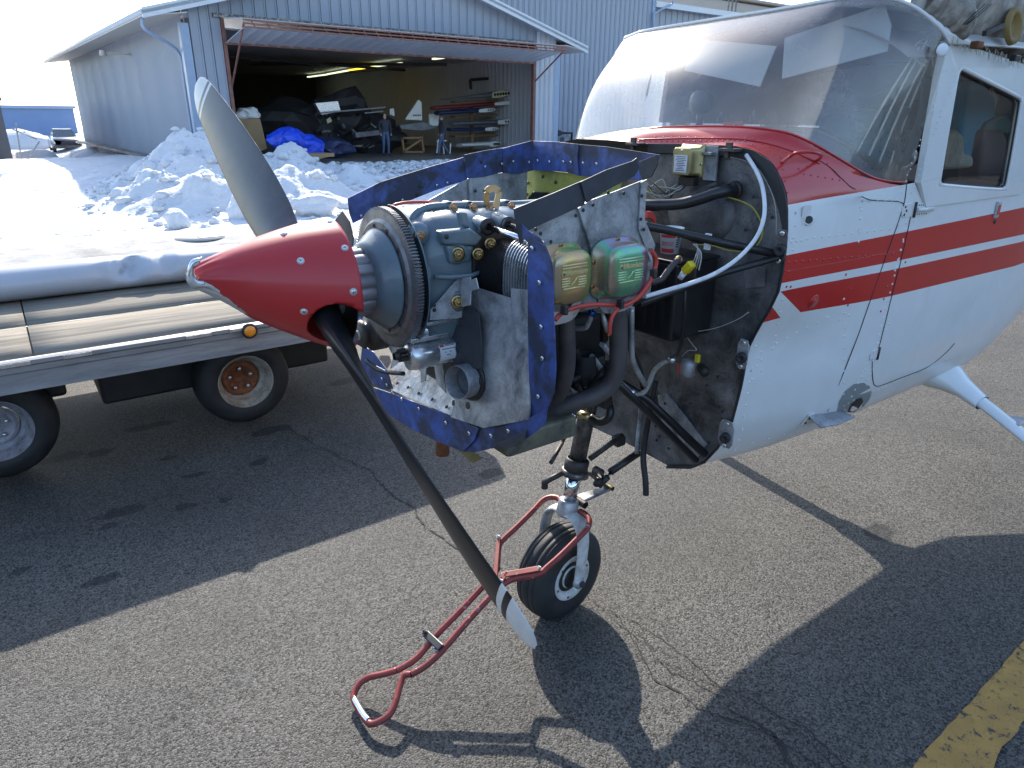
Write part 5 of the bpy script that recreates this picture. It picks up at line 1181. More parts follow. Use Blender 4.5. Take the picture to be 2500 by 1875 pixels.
# crankcase: sections along the shaft, traced half outline (y,z offsets)
def csec(x,s,top,bot,wd):
    pts=[]
    for i in range(28):
        a=2*math.pi*i/28; c,sn=math.cos(a),math.sin(a); e=.62
        pts.append(V((x,wd*math.copysign(abs(sn)**e,sn)*s,Z0+(top if c>0 else bot)*math.copysign(abs(c)**e,c)*s)))
    return pts
cs=[csec(-.905,1,.075,.08,.09),csec(-.885,1,.10,.12,.11),csec(-.86,1,.145,.17,.125),csec(-.83,1,.165,.19,.135),csec(-.74,1,.170,.19,.14),csec(-.70,1,.165,.17,.135),csec(-.30,1,.165,.17,.135),csec(-.26,1,.15,.17,.12)]
en.grid(cs,True,closed=True); en.add(cs[0],[tuple(range(28))]); en.add(cs[-1],[tuple(range(28))])
eng=en.build('engine','engine_paint',ap)
# parting flange along the top with bosses and bolts
m=MB(); P=[Y(*q,-.02) for q in [(1003,560),(1008,535),(1022,517),(1050,506),(1100,503),(1160,501),(1240,500),(1330,496)]]
m.tube(spl(P,4),.0105,8); m.build('case_flange','engine_paint',eng)
for q in [(1058,527),(1107,508),(1156,507),(1196,512),(1248,504)]:
    c=Y(*q,-.05); MB().lathe([(-.02,.018),(.0,.016),(.004,.013)],c+V((0,.02,0)),(0,-1,.15),16).build('bolt_boss','engine_paint',eng); place('bolt',bolt_mesh(.0078,'copper_bolt'),c,V((-.2,-1,.15)),eng)
for q,x in (((1021,575),-.14),):
    c=Y(*q,-.115); place('bolt',bolt_mesh(.0085,'copper_bolt'),c+V((0,-.008,0)),V((-.5,-1,0)),eng); MB().lathe([(-.02,.03),(0,.022),(.002,.012)],c,V((-.5,-1,0)),18).build('bolt_boss','engine_paint',eng)
for q in ((1117,620),(1118,737)):
    c=Y(*q,-.150 if q[1]<700 else -.155); place('bolt',bolt_mesh(.0115,'brass_bolt'),c,V((-.35,-1,0)),eng); MB().lathe([(-.03,.032),(-.004,.026),(0,.02)],c,V((-.35,-1,0)),20).build('bolt_boss','engine_paint',eng)
# cast lug block on the case side
m=MB(); m.sheet([Y(*q,-.155) for q in [(1075,565),(1150,558),(1180,580),(1165,600),(1087,598)]],.03,(0,-1,0)); m.build('cast_lug','engine_paint',eng,.006)
m=MB(); m.sheet([Y(*q,-.148) for q in [(1090,598),(1160,600),(1150,640),(1100,645)]],.03,(0,-1,0)); m.build('cast_lug','engine_paint',eng,.008)
m=MB(); m.sheet([Y(*q,-.142) for q in [(1120,517),(1142,518),(1150,560),(1128,552)]],.02,(0,-1,0)); m.build('cast_lug','engine_paint',eng,.006)
MB().lathe([(0,.006),(.001,.006),(.001,0)],Y(1090,578,-.157),(0,-1,0),14).build('lug_hole','ink',eng)
m=MB(); m.tube([Y(1060,676,-.150),Y(1100,677,-.158),Y(1150,673,-.160),Y(1172,664,-.156)],.006,8); m.build('case_rim','engine_paint',eng)
# nose flare below the case, and the round snout towards the ring gear
MB().lathe([(0,.10),(.03,.115),(.06,.13)],(-.925,0,Z0-.005),(1,0,0),36).build('case_snout','engine_paint',eng)
m=MB(); m.lathe([(0,.045),(.05,.05),(.14,.075),(.2,.085)],Y(1085,715,0)+V((.02,.02,-.10)),(0,0,1),24); m.build('oil_sump_neck','engine_paint',eng)
# push rod tubes
for a,b,c in (((1165,545),(1190,553),(1290,590)),((1208,536),(1240,549),(1300,571))):
    p=Y(*a,-.10); q=Y(*b,-.145); r_=Y(*c,-.30)
    MB().tube([p,p.lerp(q,.9),q],[.020,.020,.0205],16).build('push_rod_boss','engine_paint',eng)
    MB().lathe([(-.004,.021),(.006,.0215),(.008,.014),(.006,.009)],q,(r_-q).normalized(),20).build('push_rod_seal','black_rubber',eng)
    MB().tube([q,r_],.0075,14).build('push_rod_tube','chrome',eng)
# lifting eye
m=MB(); c=Y(1203,480,-.055)
pts=[Y(1188,500,-.03)]+[Y(1203+15*math.cos(t),472-12*math.sin(t)+0,-.045) for t in [math.pi-math.pi*i/8 for i in range(9)]]+[Y(1210,508,-.06)]
P=spl(pts,3)
for a,b in zip(P,P[1:]): m.beam(a,b+(b-a)*.1,.018,.0035,(0,-1,.2))
m.build('lifting_eye','tan',eng)
hose('ignition_lead',[Y(*q,-.0) for q in [(954,510),(965,500),(1000,494),(1050,494),(1085,498),(1120,494),(1130,500)]],.0042,'red_hose',eng,8)
# cylinders of the port bank: fins, head, rocker cover
CYX=(-.66,-.465)
for k,cx in enumerate(CYX):
    cz=1.352; cyl=MB().lathe([(.12,.062),(.36,.062)],(cx,0,cz),(0,-1,0),24).build('cylinder','black_plastic',eng)
    m=MB()
    for j in range(17):
        y=-.150-j*.0066; m.lathe([(0,.055),(0,.088),(.0022,.088),(.0022,.055)],(cx,y,cz),(0,-1,0),36,False)
    m.build('barrel_fins','black_plastic',cyl,kind='stuff')
    m=MB()
    for j in range(13):
        y=-.266-j*.0088; s=1-.015*j; w=.088*s; h=.108*s
        P=[]
        for i in range(40):
            a=2*math.pi*i/40; c,sn=math.cos(a),math.sin(a); P.append(V((cx+w*math.copysign(abs(c)**.6,c),y,cz+h*math.copysign(abs(sn)**.6,sn))))
        Q=[p+V((0,-.0024,0)) for p in P]; Ri=[V((cx+(p.x-cx)*.6,p.y,cz+(p.z-cz)*.6)) for p in P]; Rj=[p+V((0,-.0024,0)) for p in Ri]
        m.grid([Ri,P,Q,Rj],False,closed=True)
    m.build('head_fins','alu_bright' if k==0 else 'alu_dull',cyl,kind='stuff')
    MB().lathe([(0,.055),(.12,.055)],(cx,-.262,cz),(0,-1,0),24).build('cylinder_head','alu_dull',cyl)
m=MB(); m.sheet([V((CYX[0]+dx,-.147,1.375+dz)) for dx,dz in ((-.095,-.08),(-.095,.06),(-.07,.095),(.09,.095),(.09,-.08))],.012,(0,-1,0)); m.build('cylinder_base','black_plastic',eng,.004)
for q in ((1167,620),(1197,595)): place('bolt',bolt_mesh(.010,'brass_bolt'),Y(*q,-.162),V((-.3,-1,0)),eng)
def superell(cx,cz,w,h,y,e=.55,n=40,cut=0):
    P=[]
    for i in range(n):
        a=2*math.pi*i/n; c,sn=math.cos(a),math.sin(a); P.append(V((cx+w*math.copysign(abs(c)**e,c),y,cz+h*math.copysign(abs(sn)**e,sn))))
    return P
def text_mesh(txt,size,mat,name,origin,xd,yd,depth,parent,shear=0,align='CENTER',bold=0):
    cu=bpy.data.curves.new(name,'FONT'); cu.body=txt; cu.size=size; cu.extrude=depth; cu.shear=shear; cu.align_x=align; cu.align_y='CENTER'; cu.offset=bold
    o=bpy.data.objects.new(name,cu); COL.objects.link(o); bpy.context.view_layer.update()
    dg=bpy.context.evaluated_depsgraph_get(); me=bpy.data.meshes.new_from_object(o.evaluated_get(dg)); bpy.data.objects.remove(o)
    me.materials.clear(); me.materials.append(MATS[mat]); ob=bpy.data.objects.new(name,me)
    xd=V(xd).normalized(); yd=V(yd); yd=(yd-xd*yd.dot(xd)).normalized(); zd=xd.cross(yd)
    ob.matrix_basis=Matrix(((xd.x,yd.x,zd.x,origin[0]),(xd.y,yd.y,zd.y,origin[1]),(xd.z,yd.z,zd.z,origin[2]),(0,0,0,1))); return link(ob,parent)
for k,(l,r_,t,bm,mat) in enumerate(((1350,1446,612,744,'iridescent'),(1488,1584,597,727,'rainbow'))):
    yo=-.43; a=Y(l,(t+bm)/2,yo); b=Y(r_,(t+bm)/2,yo); c=Y((l+r_)/2,t,yo); d=Y((l+r_)/2,bm,yo)
    cx=(a.x+b.x)/2; cz=(c.z+d.z)/2; w=(b.x-a.x)/2; h=(c.z-d.z)/2
    rows=[superell(cx,cz,w*1.22,h*1.14,-.375),superell(cx,cz,w*1.22,h*1.14,-.383),superell(cx,cz,w*1.04,h*1.02,-.385),superell(cx,cz,w*1.0,h*1.0,-.418),superell(cx,cz,w*.97,h*.97,-.426),superell(cx,cz,w*.88,h*.9,-.432),superell(cx,cz,w*.5,h*.5,-.433)]
    m=MB(); m.grid(rows,True,closed=True); m.add(rows[-1],[tuple(range(40))]); rc=m.build('rocker_cover',mat,eng)
    m=MB(); 
    rc['label']='gold tinted rocker cover' if k==0 else 'rainbow tinted rocker cover'
    for dx,dz in ((0,1.08),(-1.13,.35),(-1.13,-.55),(1.13,.35),(1.13,-.55),(0,-1.08)): place('screw',screw_mesh(.0062,'copper_bolt'),V((cx+w*dx,-.384,cz+h*dz)),(0,-1,0),rc)
    rb=MB(); 
    for j,zz in enumerate((.50,.40,.02,-.07,-.16,-.25)):
        if j<2: rb.tube([V((cx-w*.62,-.434,cz+h*zz)),V((cx+w*.62,-.434,cz+h*zz))],.0022,6)
        else:
            rb.tube([V((cx-w*.62,-.434,cz+h*zz)),V((cx-w*.2,-.434,cz+h*zz))],.0022,6); rb.tube([V((cx+w*.2,-.434,cz+h*zz)),V((cx+w*.62,-.434,cz+h*zz))],.0022,6)
    rb.tube([V((cx-w*.55,-.434,cz-h*.35)),V((cx+w*.55,-.434,cz-h*.35))],.0022,6)
    for j in range(3): rb.tube(spl([V((cx-w*.16,-.4345,cz-h*(.22+.0*j)-.001*j)),V((cx+w*(.0+.02*j),-.435,cz-h*(.14-.03*j))),V((cx+w*(.08+.04*j),-.435,cz+h*(.02)))],4),.0014,5)
    rb.build('embossed_rib','emboss_gold' if k==0 else 'emboss_green',rc,kind='stuff')
    text_mesh('Millennium',.0172,'emboss_gold','embossed_name',V((cx,-.4335,cz+h*.23)),(1,0,0),(0,0,1),.0016,rc,.35,bold=.0004)
# intercylinder bracket plates under the covers
for px,y in (([(1470,730),(1505,725),(1545,740),(1530,748),(1480,755),(1462,715)],-.372),([(1350,738),(1445,705),(1462,750),(1385,768),(1345,760)],-.372)): MB().sheet([Y(*q,y) for q in px],.004,(0,-1,0)).build('cover_bracket','alu_dull',eng)
# ---------------------------------------------------------------- baffles
PW=lambda px,py:Y(px,py,-.36)
bf=MB().sheet([PW(*q) for q in [(1290,560),(1345,535),(1425,495),(1500,468),(1570,440),(1577,452),(1572,535),(1597,600),(1588,720),(1560,735),(1480,725),(1400,745),(1345,700),(1340,640),(1330,590)]],.004,(0,-1,0)).build('baffle','alu_dull',eng)
bf['label']='port side aluminium baffle, stained and dirty'
MB().sheet([Y(*q,-.366) for q in [(1566,445),(1580,438),(1574,535),(1600,598),(1590,640),(1560,560),(1563,500)]],.004,(0,-1,0)).build('baffle_edge_angle','alu',bf)
MB().beam(Y(1422,500,-.367),Y(1462,630,-.370),.030,.006,(0,-1,0)).build('baffle_stiffener','alu_dull',bf)
screws([(1567,478),(1565,535),(1572,560),(1590,610),(1424,513),(1406,526),(1448,500),(1485,470),(1523,472),(1308,560),(1320,570),(1316,590),(1325,600),(1345,590),(1337,612),(1480,600)],lambda x,y:Y(x,y,-.371),(0,-1,0),bf,.0045,'steel_dark')
def flap(px,plane,mat,label=None,par=eng,th=.0035,lean=None,scr=()):
    P=[plane(*q) for q in px]; o=MB().sheet(P,th).build('baffle_seal',mat,par,.0008)
    if label: o['label']=label
    return o
# port seal in two pieces
sp=flap([(1255,510),(1350,472),(1425,440),(1432,450),(1428,500),(1395,515),(1340,540),(1292,562),(1272,600),(1262,560)],lambda x,y:Y(x,y,-.374),'rubber_dark')
flap([(1418,444),(1480,415),(1545,393),(1556,385),(1562,410),(1550,430),(1500,455),(1432,495)],lambda x,y:Y(x,y,-.380),'rubber_dark')
# rear seal pieces
RW=lambda px,py:X(px,py,-.20)
flap([(1302,344),(1360,346),(1412,352),(1409,384),(1412,428),(1380,420),(1300,415)],RW,'rubber_blue')
r2=flap([(1408,352),(1480,358),(1560,370),(1610,378),(1598,415),(1560,440),(1500,436),(1440,432),(1408,428),(1405,395)],lambda x,y:X(x,y,-.192),'rubber_blue')
flap([(1560,395),(1600,378),(1606,400),(1590,432),(1568,438),(1560,420)],lambda x,y:X(x,y,-.212),'rubber_dark')
screws([(1375,395),(1341,395),(1393,396),(1423,398),(1456,400),(1291,396),(1312,392),(1252,400)],lambda x,y:X(x,y,-.205),NX,r2,.0045,'alu_bright')
rb_=MB().sheet([X(*q,-.17) for q in [(1288,412),(1420,425),(1520,430),(1500,520),(1282,520)]],.004,NX).build('baffle','primer_yellow',eng); rb_['label']='rear baffle in yellow green primer'
screws([(1325,431),(1288,447),(1286,475),(1356,445)],lambda x,y:X(x,y,-.175),NX,rb_,.006,'steel_dark')
MB().sheet([X(*q,-.20) for q in [(1285,488),(1300,468),(1330,470),(1310,500),(1280,505)]],.02,NX).build('oil_cooler_duct','black_plastic',eng,.003)
# starboard wall and its seals
SW=lambda px,py:Y(px,py,.385)
sb=MB().sheet([Y(*q,.38) for q in [(870,600),(1045,490),(1150,432),(1288,414),(1285,520),(1000,640),(880,700)]],.004,(0,-1,0)).build('baffle','alu_dull',eng); sb['label']='starboard side baffle behind the crankcase'
MB().beam(Y(1148,435,.372),Y(1150,500,.372),.012,.006,(0,-1,0)).build('baffle_stiffener','alu',sb)
screws([(1161,466),(1184,466),(1175,395),(1222,398),(1030,455),(1024,475)],lambda x,y:Y(x,y,.374),(0,-1,0),sb,.005,'steel_dark')
s1=flap([(849,484),(930,444),(1050,407),(1132,384),(1142,440),(1100,452),(1060,466),(1000,490),(950,505),(925,515),(862,545),(853,520)],SW,'rubber_blue')
s2=flap([(1134,378),(1180,368),(1235,360),(1230,420),(1180,432),(1140,436),(1136,410)],lambda x,y:Y(x,y,.376),'rubber_blue')
s3=flap([(1228,362),(1296,344),(1322,343),(1304,348),(1308,415),(1260,425),(1228,422)],lambda x,y:Y(x,y,.372),'rubber_blue')
screws([(1067,452),(1093,446),(1023,475),(983,488),(943,504),(882,527)],lambda x,y:Y(x,y,.378),(0,-1,0),s1); screws([(1185,407),(1226,400),(1254,394)],lambda x,y:Y(x,y,.370),(0,-1,0),s2)
# front frame of the nose bowl: port leg, bottom strips, starboard leg
FR=lambda px,py:X(px,py,-.80)
pl_=flap([(1288,590),(1305,585),(1330,600),(1346,640),(1350,700),(1350,760),(1354,830),(1356,900),(1352,960),(1335,1000),(1310,1022),(1285,1030),(1292,960),(1288,800)],lambda x,y:X(x,y,-.785),'rubber_blue')
pl_['label']='tall blue rubber seal on the port side of the air intake'
flap([(1272,545),(1290,565),(1315,580),(1330,600),(1300,600),(1275,582)],lambda x,y:X(x,y,-.78),'rubber_blue')
screws([(1298,606),(1316,690),(1320,798),(1323,875),(1313,968)],lambda x,y:X(x,y,-.79),NX,pl_,.0055)
b1=flap([(888,938),(955,960),(1020,985),(1100,1015),(1168,1046),(1158,1075),(1130,1103),(1060,1075),(990,1040),(900,975)],FR,'rubber_blue'); b1['label']='long blue rubber seal along the lower lip'
flap([(1130,1103),(1160,1072),(1168,1046),(1230,1040),(1290,1022),(1335,1000),(1330,1035),(1300,1060),(1265,1085),(1240,1080),(1215,1092),(1160,1104)],lambda x,y:X(x,y,-.794),'rubber_blue')
flap([(1268,1060),(1285,1050),(1280,1075),(1258,1092),(1230,1094),(1217,1090),(1217,1082)],lambda x,y:X(x,y,-.802),'rubber_dark')
screws([(957,958),(980,975),(1022,998),(1088,1032),(1145,1058),(1198,1064),(1240,1052)],lambda x,y:X(x,y,-.805),NX,b1,.0055)
s4=flap([(855,695),(880,690),(886,830),(880,845),(862,838),(858,760)],FR,'rubber_blue'); flap([(884,842),(912,860),(945,905),(958,950),(932,950),(905,930),(880,880)],FR,'rubber_blue')
flap([(815,540),(835,515),(852,540),(862,580),(858,660),(845,600)],lambda x,y:X(x,y,-.84),'rubber_dark')
screws([(874,805),(905,838),(932,925),(944,940)],lambda x,y:X(x,y,-.805),NX,s4,.005)
# aluminium intake ramp, sloping back
RN=V((1,0,-.12)); RD=V((-.824,0,.93)).dot(RN)
RP=lambda px,py,o=0:PL(px,py,RN,RD+.012+o)
MB().sheet([RP(*q) for q in [(1150,698),(1247,728),(1248,704),(1290,708),(1293,1000),(1290,1025),(1180,1045),(1100,1018),(1130,900)]],.004).build('intake_ramp','alu_dull',eng)['label']='plain sheet ramp beside the tall blue seal'
rp2=MB().sheet([PL(*q,(1,0,-.9),V((-.80,0,.93)).dot(V((1,0,-.9)))+.01) for q in [(958,870),(1030,850),(1130,880),(1290,945),(1292,1020),(1180,1043),(1090,1010),(955,952)]],.004).build('intake_floor','alu_crinkle',eng)
screws([(970,935),(996,945),(1022,960),(1055,975),(1090,993),(1125,1010),(1165,1028)],lambda x,y:PL(x,y,(1,0,-.9),V((-.80,0,.93)).dot(V((1,0,-.9)))+.004),(-1,0,.9),rp2,.0055,'steel_dark')
MB().sheet([RP(*q,.02) for q in [(885,700),(900,760),(960,870),(952,900),(990,870),(1040,850),(1050,780),(940,720)]],.004).build('nose_panel','alu_dull',eng)
MB().sheet([RP(*q,-.02) for q in [(1120,790),(1120,740),(1145,748),(1168,765),(1175,830),(1174,900),(1120,900),(1090,870),(1095,800)]],.004).build('duct_flap','rubber_dark',eng,.001)
MB().sheet([Y(*q,-.150) for q in [(1051,757),(1118,680),(1148,668),(1150,700),(1145,770),(1118,778),(1050,782)]],.004).build('engine_bracket','alu_dull',eng,.001)
place('bolt',bolt_mesh(.0115,'brass_bolt'),Y(1117,737,-.155),V((-.3,-1,.1)),eng); screws([(1060,745),(1061,757)],lambda x,y:Y(x,y,-.155),(0,-1,0),eng,.005,'steel_dark','bracket_screw')
MB().sheet([RP(*q,-.035) for q in [(1122,680),(1148,676),(1150,700),(1148,745),(1126,750)]],.003).build('bracket_angle','alu_dull',eng,.001)
MB().sheet([RP(*q,-.04) for q in [(1145,685),(1162,678),(1168,705),(1148,712)]],.003).build('bracket_angle','alu',eng,.001)
# throat bracket and air duct
th=MB(); th.sheet([RP(*q,-.02) for q in [(1025,860),(1078,862),(1088,960),(1065,935),(1060,895),(1040,895),(1038,930),(1027,935)]],.004); th.build('throat_bracket','alu_dull',eng,.001)
dc=X(1115,935,-.845); ax=V((-1,-.20,.10)).normalized()
dm=MB(); dm.lathe([(-.08,.043),(.0,.044),(.022,.044),(.024,.0435),(.022,.0415),(-.08,.040)],dc+V((.02,0,0)),ax,36); dm.build('air_duct','alu_dull',eng)
MB().lathe([(-.012,.052),(-.006,.055),(-.002,.052),(-.002,.042)],dc+V((.035,0,0)),ax,30).build('duct_flange','black_plastic',eng)
MB().lathe([(-.05,.0),(-.05,.040)],dc+V((.02,0,0)),ax,24).build('duct_inside','grime',eng)
for q in ((1085,945),(1110,985),(1143,990),(1175,930),(1125,870)): MB().lathe([(0,.010),(.003,.010),(.004,0)],X(*q,-.80),(-1,0,.1),8,False).build('bolt','steel_dark',eng)
# ring gear, support cone, ribbed spacer
RGX=-.925; m=MB(); N=132; vs0=[];
inner=[];outer=[]
for i in range(N*4):
    a=2*math.pi*i/(N*4); r_=.1785 if (i%4) in(0,1) else .1715; outer.append((r_,a))
def ringpts(x,rs): return [V((x,r_*math.sin(a),Z0+r_*math.cos(a))) for r_,a in rs]
rings=[ringpts(RGX+.012,[(.150,a) for _,a in outer]),ringpts(RGX+.012,outer),ringpts(RGX-.004,outer),ringpts(RGX-.005,[(.164,a) for _,a in outer]),ringpts(RGX-.006,[(.150,a) for _,a in outer]),ringpts(RGX-.012,[(.142,a) for _,a in outer]),ringpts(RGX-.012,[(.120,a) for _,a in outer]),ringpts(RGX+.004,[(.112,a) for _,a in outer]),ringpts(RGX+.004,[(.06,a) for _,a in outer])]
m.grid(rings,False,closed=True); rg_=m.build('ring_gear','ring_steel',eng)
MB().lathe([(.022,.182),(.026,.182),(.026,.12)],(RGX,0,Z0),(1,0,0),72).build('gear_shield','engine_paint',eng)
MB().lathe([(-.014,.0),(-.016,.128),(-.020,.124),(-.030,.118),(-.050,.100),(-.066,.092),(-.068,.0)],(RGX,0,Z0),(1,0,0),64).build('support_cone','engine_paint',rg_)
for k in range(12):
    a=2*math.pi*k/12+.2; MB().lathe([(0,.0058),(.0012,.0058),(.0012,.0040),(-.004,.0038),(-.004,0)],(RGX-.0125,.132*math.sin(a),Z0+.132*math.cos(a)),(-1,0,0),14).build('rivet_hole','steel_dark',rg_)
m=MB(); N2=160; rows=[]
for x,s in ((-.990,1.0),(-1.085,1.0)):
    r=[]
    for i in range(N2):
        a=2*math.pi*i/N2; rr_=.077+.009*abs(math.sin(a*8))**.45; r.append(V((x,rr_*s*math.sin(a),Z0+rr_*s*math.cos(a))))
    rows.append(r)
rows=[[V((-.984,p.y*.94,Z0+(p.z-Z0)*.94)) for p in rows[0]]]+rows; m.grid(rows,True,closed=True); m.build('propeller_spacer','spacer_alu',ap)
# starter motor
c=Y(1035,868,-.09); d=V((1,-.03,0)).normalized(); cs_=V((c.x-.055,-.10,1.155))
st_=MB(); st_.lathe([(.0,.0),(.0,.022),(.003,.034),(.02,.037),(.05,.037),(.055,.034),(.10,.034),(.135,.033),(.14,.024),(.14,0)],cs_,d,28); sto=st_.build('starter','alu_bright',eng)
st_.__init__(); st_.lathe([(-.035,.009),(-.03,.011),(-.022,.011)],cs_+V((0,.0,.008)),d,14); st_.lathe([(-.022,.0),(-.022,.007),(0,.007)],cs_+V((0,0,.008)),d,10)
for k in range(10): a=2*math.pi*k/10; st_.obox(cs_+V((-.013,.012*math.sin(a),.008+.012*math.cos(a))),(.010,0,0),(0,.0022*math.cos(a),-.0022*math.sin(a)),(0,.005*math.sin(a),.005*math.cos(a)))
st_.build('pinion','steel_dark',sto)
MB().tube([cs_+V((.03,-.030,.012)),cs_+V((.075,-.033,.012))],.007,10).build('starter_boss','alu_bright',sto)
MB().obox(cs_+V((.06,.0,.045)),(.055,0,0),(0,.02,0),(0,0,.006)).build('starter_bracket','alu_bright',sto,.002)
MB().sheet([cs_+V((.11,-.03,-.005)),cs_+V((.15,-.034,-.020)),cs_+V((.155,-.03,-.034)),cs_+V((.135,-.03,-.036)),cs_+V((.10,-.02,-.02))],.006).build('starter_foot','alu_bright',sto,.001)
MB().tube([cs_+V((.03,.01,.06)),cs_+V((.13,.01,.06))],.012,12).build('solenoid','alu_bright',sto)
MB().obox(cs_+V((.02,.0,.075)),(.018,0,0),(0,.02,0),(0,0,.005)).obox(cs_+V((.12,-.01,.078)),(.022,0,0),(0,.014,0),(0,0,.006)).build('solenoid_lug','alu_bright',sto,.001)
lx=[]; 
for a in range(7):
    an=R(200+14*a); lx.append((math.sin(an),math.cos(an)))
rows=[[cs_+d*x+V((0,-.0350*math.cos(R(-28+12*i)),.0350*math.sin(R(-28+12*i)))) for i in range(7)] for x in (.078,.128)]
lb=MB().grid(rows).build('starter_label','paper',sto)
def lbl(x0,x1,i0,i1,mat,nm):
    rows=[[cs_+d*x+V((0,-.0356*math.cos(R(-28+12*i)),.0356*math.sin(R(-28+12*i)))) for i in (i0,(i0+i1)/2,i1)] for x in (x0,x1)]; return MB().grid(rows).build(nm,mat,lb)
lbl(.080,.092,5.1,5.9,'ink_red','red_logo')
for x0,x1,i0 in ((.095,.124,5.7),(.095,.121,5.3),(.084,.122,4.2),(.09,.096,3.1),(.104,.112,3.1),(.094,.108,2.1)): lbl(x0,x1,i0,i0+.22,'ink','label_print')
MB().lathe([(-.012,.0),(-.012,.015),(.0,.017),(.01,.015),(.01,0)],cs_+V((.150,-.03,.012)),(0,-1,.2),18).build('terminal_cap','braid',sto)
hose('starter_wire',[cs_+V((.15,-.04,.03)),cs_+V((.135,-.045,.035)),cs_+V((.12,-.045,.02)),cs_+V((.125,-.045,.0)),cs_+V((.14,-.045,.0))],.0018,'black_rubber',sto,6)
MB().tube([Y(1040,755,-.10)+V((0,0,.0)),Y(1042,785,-.10)],.010,10).build('fitting','alu',eng); MB().obox(Y(1075,783,-.12),(.045,0,0),(0,.012,0),(0,0,.005)).build('starter_strap','alu_bright',eng,.002)
# alternator low on the far side, belt pulley
al=X(895,838,-.88); MB().lathe([(0,.0),(0,.035),(.012,.045),(.02,.03),(.03,.045),(.034,.055),(.08,.055),(.09,.0)],al+V((-.01,.03,.02)),(1,0,0),28).build('alternator','steel_dark',eng)
MB().lathe([(-.006,.014),(.0,.016)],al+V((-.012,.03,.02)),(1,0,0),10).build('pulley_nut','alu',eng)
hose('drive_belt',[X(893,880,-.90),X(930,905,-.89),X(985,912,-.88)],.007,'black_rubber',eng,6); hose('cotter_wire',[X(918,893,-.91),X(942,905,-.91)],.0014,'chrome',eng,5)
# dark underside of the engine, intake pipes, exhaust
MB().box((-.74,-.13,.98),(-.25,.30,1.18)).build('oil_sump','grime',eng,.02)
MB().box((-.60,.05,.93),(-.42,.2,1.0)).build('carburettor','steel_dark',eng,.01)
for pts,r_ in (([Y(1380,750,-.30),Y(1385,830,-.30),Y(1384,900,-.29),Y(1370,950,-.26),Y(1345,985,-.22),Y(1290,1010,-.16)],.022),([Y(1508,745,-.32),Y(1510,830,-.32),Y(1508,890,-.32),Y(1492,935,-.31),Y(1455,965,-.29),Y(1400,985,-.26),Y(1350,1005,-.22),Y(1290,1030,-.15)],.0255)): hose('exhaust_pipe',pts,r_,'exhaust',eng,18,8)
hose('oil_return_tube',[Y(1542,750,-.29),Y(1542,850,-.29),Y(1548,890,-.28),Y(1575,940,-.24)],.0085,'alu',eng,10)
MB().tube([Y(1478,690,-.30),Y(1475,830,-.25)],.012,10).build('intake_tube','black_plastic',eng)
# carburettor air box and tail pipe under the lip
MB().box((-.74,-.28,.885),(-.50,.15,.95)).build('muffler','olive_primer',eng,.01)
MB().sheet([Y(*q,-.12) for q in [(1290,1060),(1380,1040),(1395,1022),(1398,1000),(1330,1010),(1290,1030)]],.2,(0,-1,0)).build('air_box','olive_primer',eng)
MB().lathe([(0,.024),(.075,.024),(.075,.0215),(.01,.0215)],X(1080,1080,-.62)+V((0,0,.03)),(.0,.0,-1),24).build('tail_pipe','rust',eng)
MB().sheet([X(*q,-.70) for q in [(1105,1090),(1130,1080),(1175,1120),(1155,1132)]],.004).build('bent_tab','gold_cad',eng)
MB().sheet([X(*q,-.76) for q in [(905,985),(925,985),(915,1003)]],.003).build('bent_tab','alu_bright',eng)
for a,b,mt in (((1405,848),(1420,900),'grime'),((1445,870),(1490,930),'alu_dull'),((1395,930),(1450,900),'grime'),((1470,840),(1500,880),'alu_dull'),((1410,940),(1440,1000),'steel_dark')): MB().tube([Y(*a,-.2),Y(*b,-.16)],.009,8).build('control_rod',mt,eng)
MB().lathe([(0,.03),(.05,.034),(.09,.03),(.09,0)],Y(1430,865,-.18),(0,0,-1),18).build('intake_boot','black_rubber',eng)
for i in range(7): 
    q=(1375+random.random()*110,860+random.random()*120); MB().obox(Y(*q,-.15),(.018,0,.004),(0,.02,0),(-.003,0,.012+.01*random.random())).build('grimy_fitting',random.choice(['grime','steel_oily','steel_dark']),eng,.004)
hose('an_line',[Y(1452,748,-.33),Y(1446,765,-.33),Y(1438,785,-.32),Y(1428,800,-.30),Y(1400,802,-.26)],.0075,'alu',eng,10); 
for a,b in (((1462,733),(1450,752)),((1449,756),(1442,772))): MB().tube([Y(*a,-.335),Y(*b,-.335)],.0105,8).build('blue_fitting','blue_fitting',eng)
MB().tube([Y(1470,762,-.30),Y(1478,790,-.30),Y(1483,810,-.30)],[.005,.009,.006],8).build('spark_plug','alu',eng)
# red ignition leads round the covers, with clamps
hose('ignition_lead',[Y(*q,-.425) for q in [(1355,782),(1370,766),(1400,752),(1450,744),(1510,744),(1550,733),(1578,705),(1595,668),(1600,640),(1596,622)]],.0055,'red_hose',eng,10)
hose('ignition_lead',[Y(*q,-.437) for q in [(1488,816),(1489,795),(1496,770),(1512,752),(1535,742),(1562,722),(1585,690),(1598,660),(1602,632),(1590,612)]],.0055,'red_hose',eng,10)
for q in ((1378,757),(1515,742),(1596,668)): c=Y(*q,-.44); MB().obox(c,(.006,0,0),(0,.009,0),(0,0,.011)).build('cable_clamp','steel_dark',eng,.003)
MB().tube([Y(1487,814,-.437),Y(1486,820,-.437)],.004,8).build('lead_end','copper_bolt',eng)
for k in range(3): hose('ignition_lead',[Y(1577,520+4*k,-.30),Y(1590,522+k*5,-.29),Y(1598,540+k*3,-.28),Y(1585,556,-.27)],.005,'red_hose',eng,8)
MB().tube([Y(*q,-.10) for q in [(1292,1000),(1300,990)]],.004,6).build('stud','alu',eng)
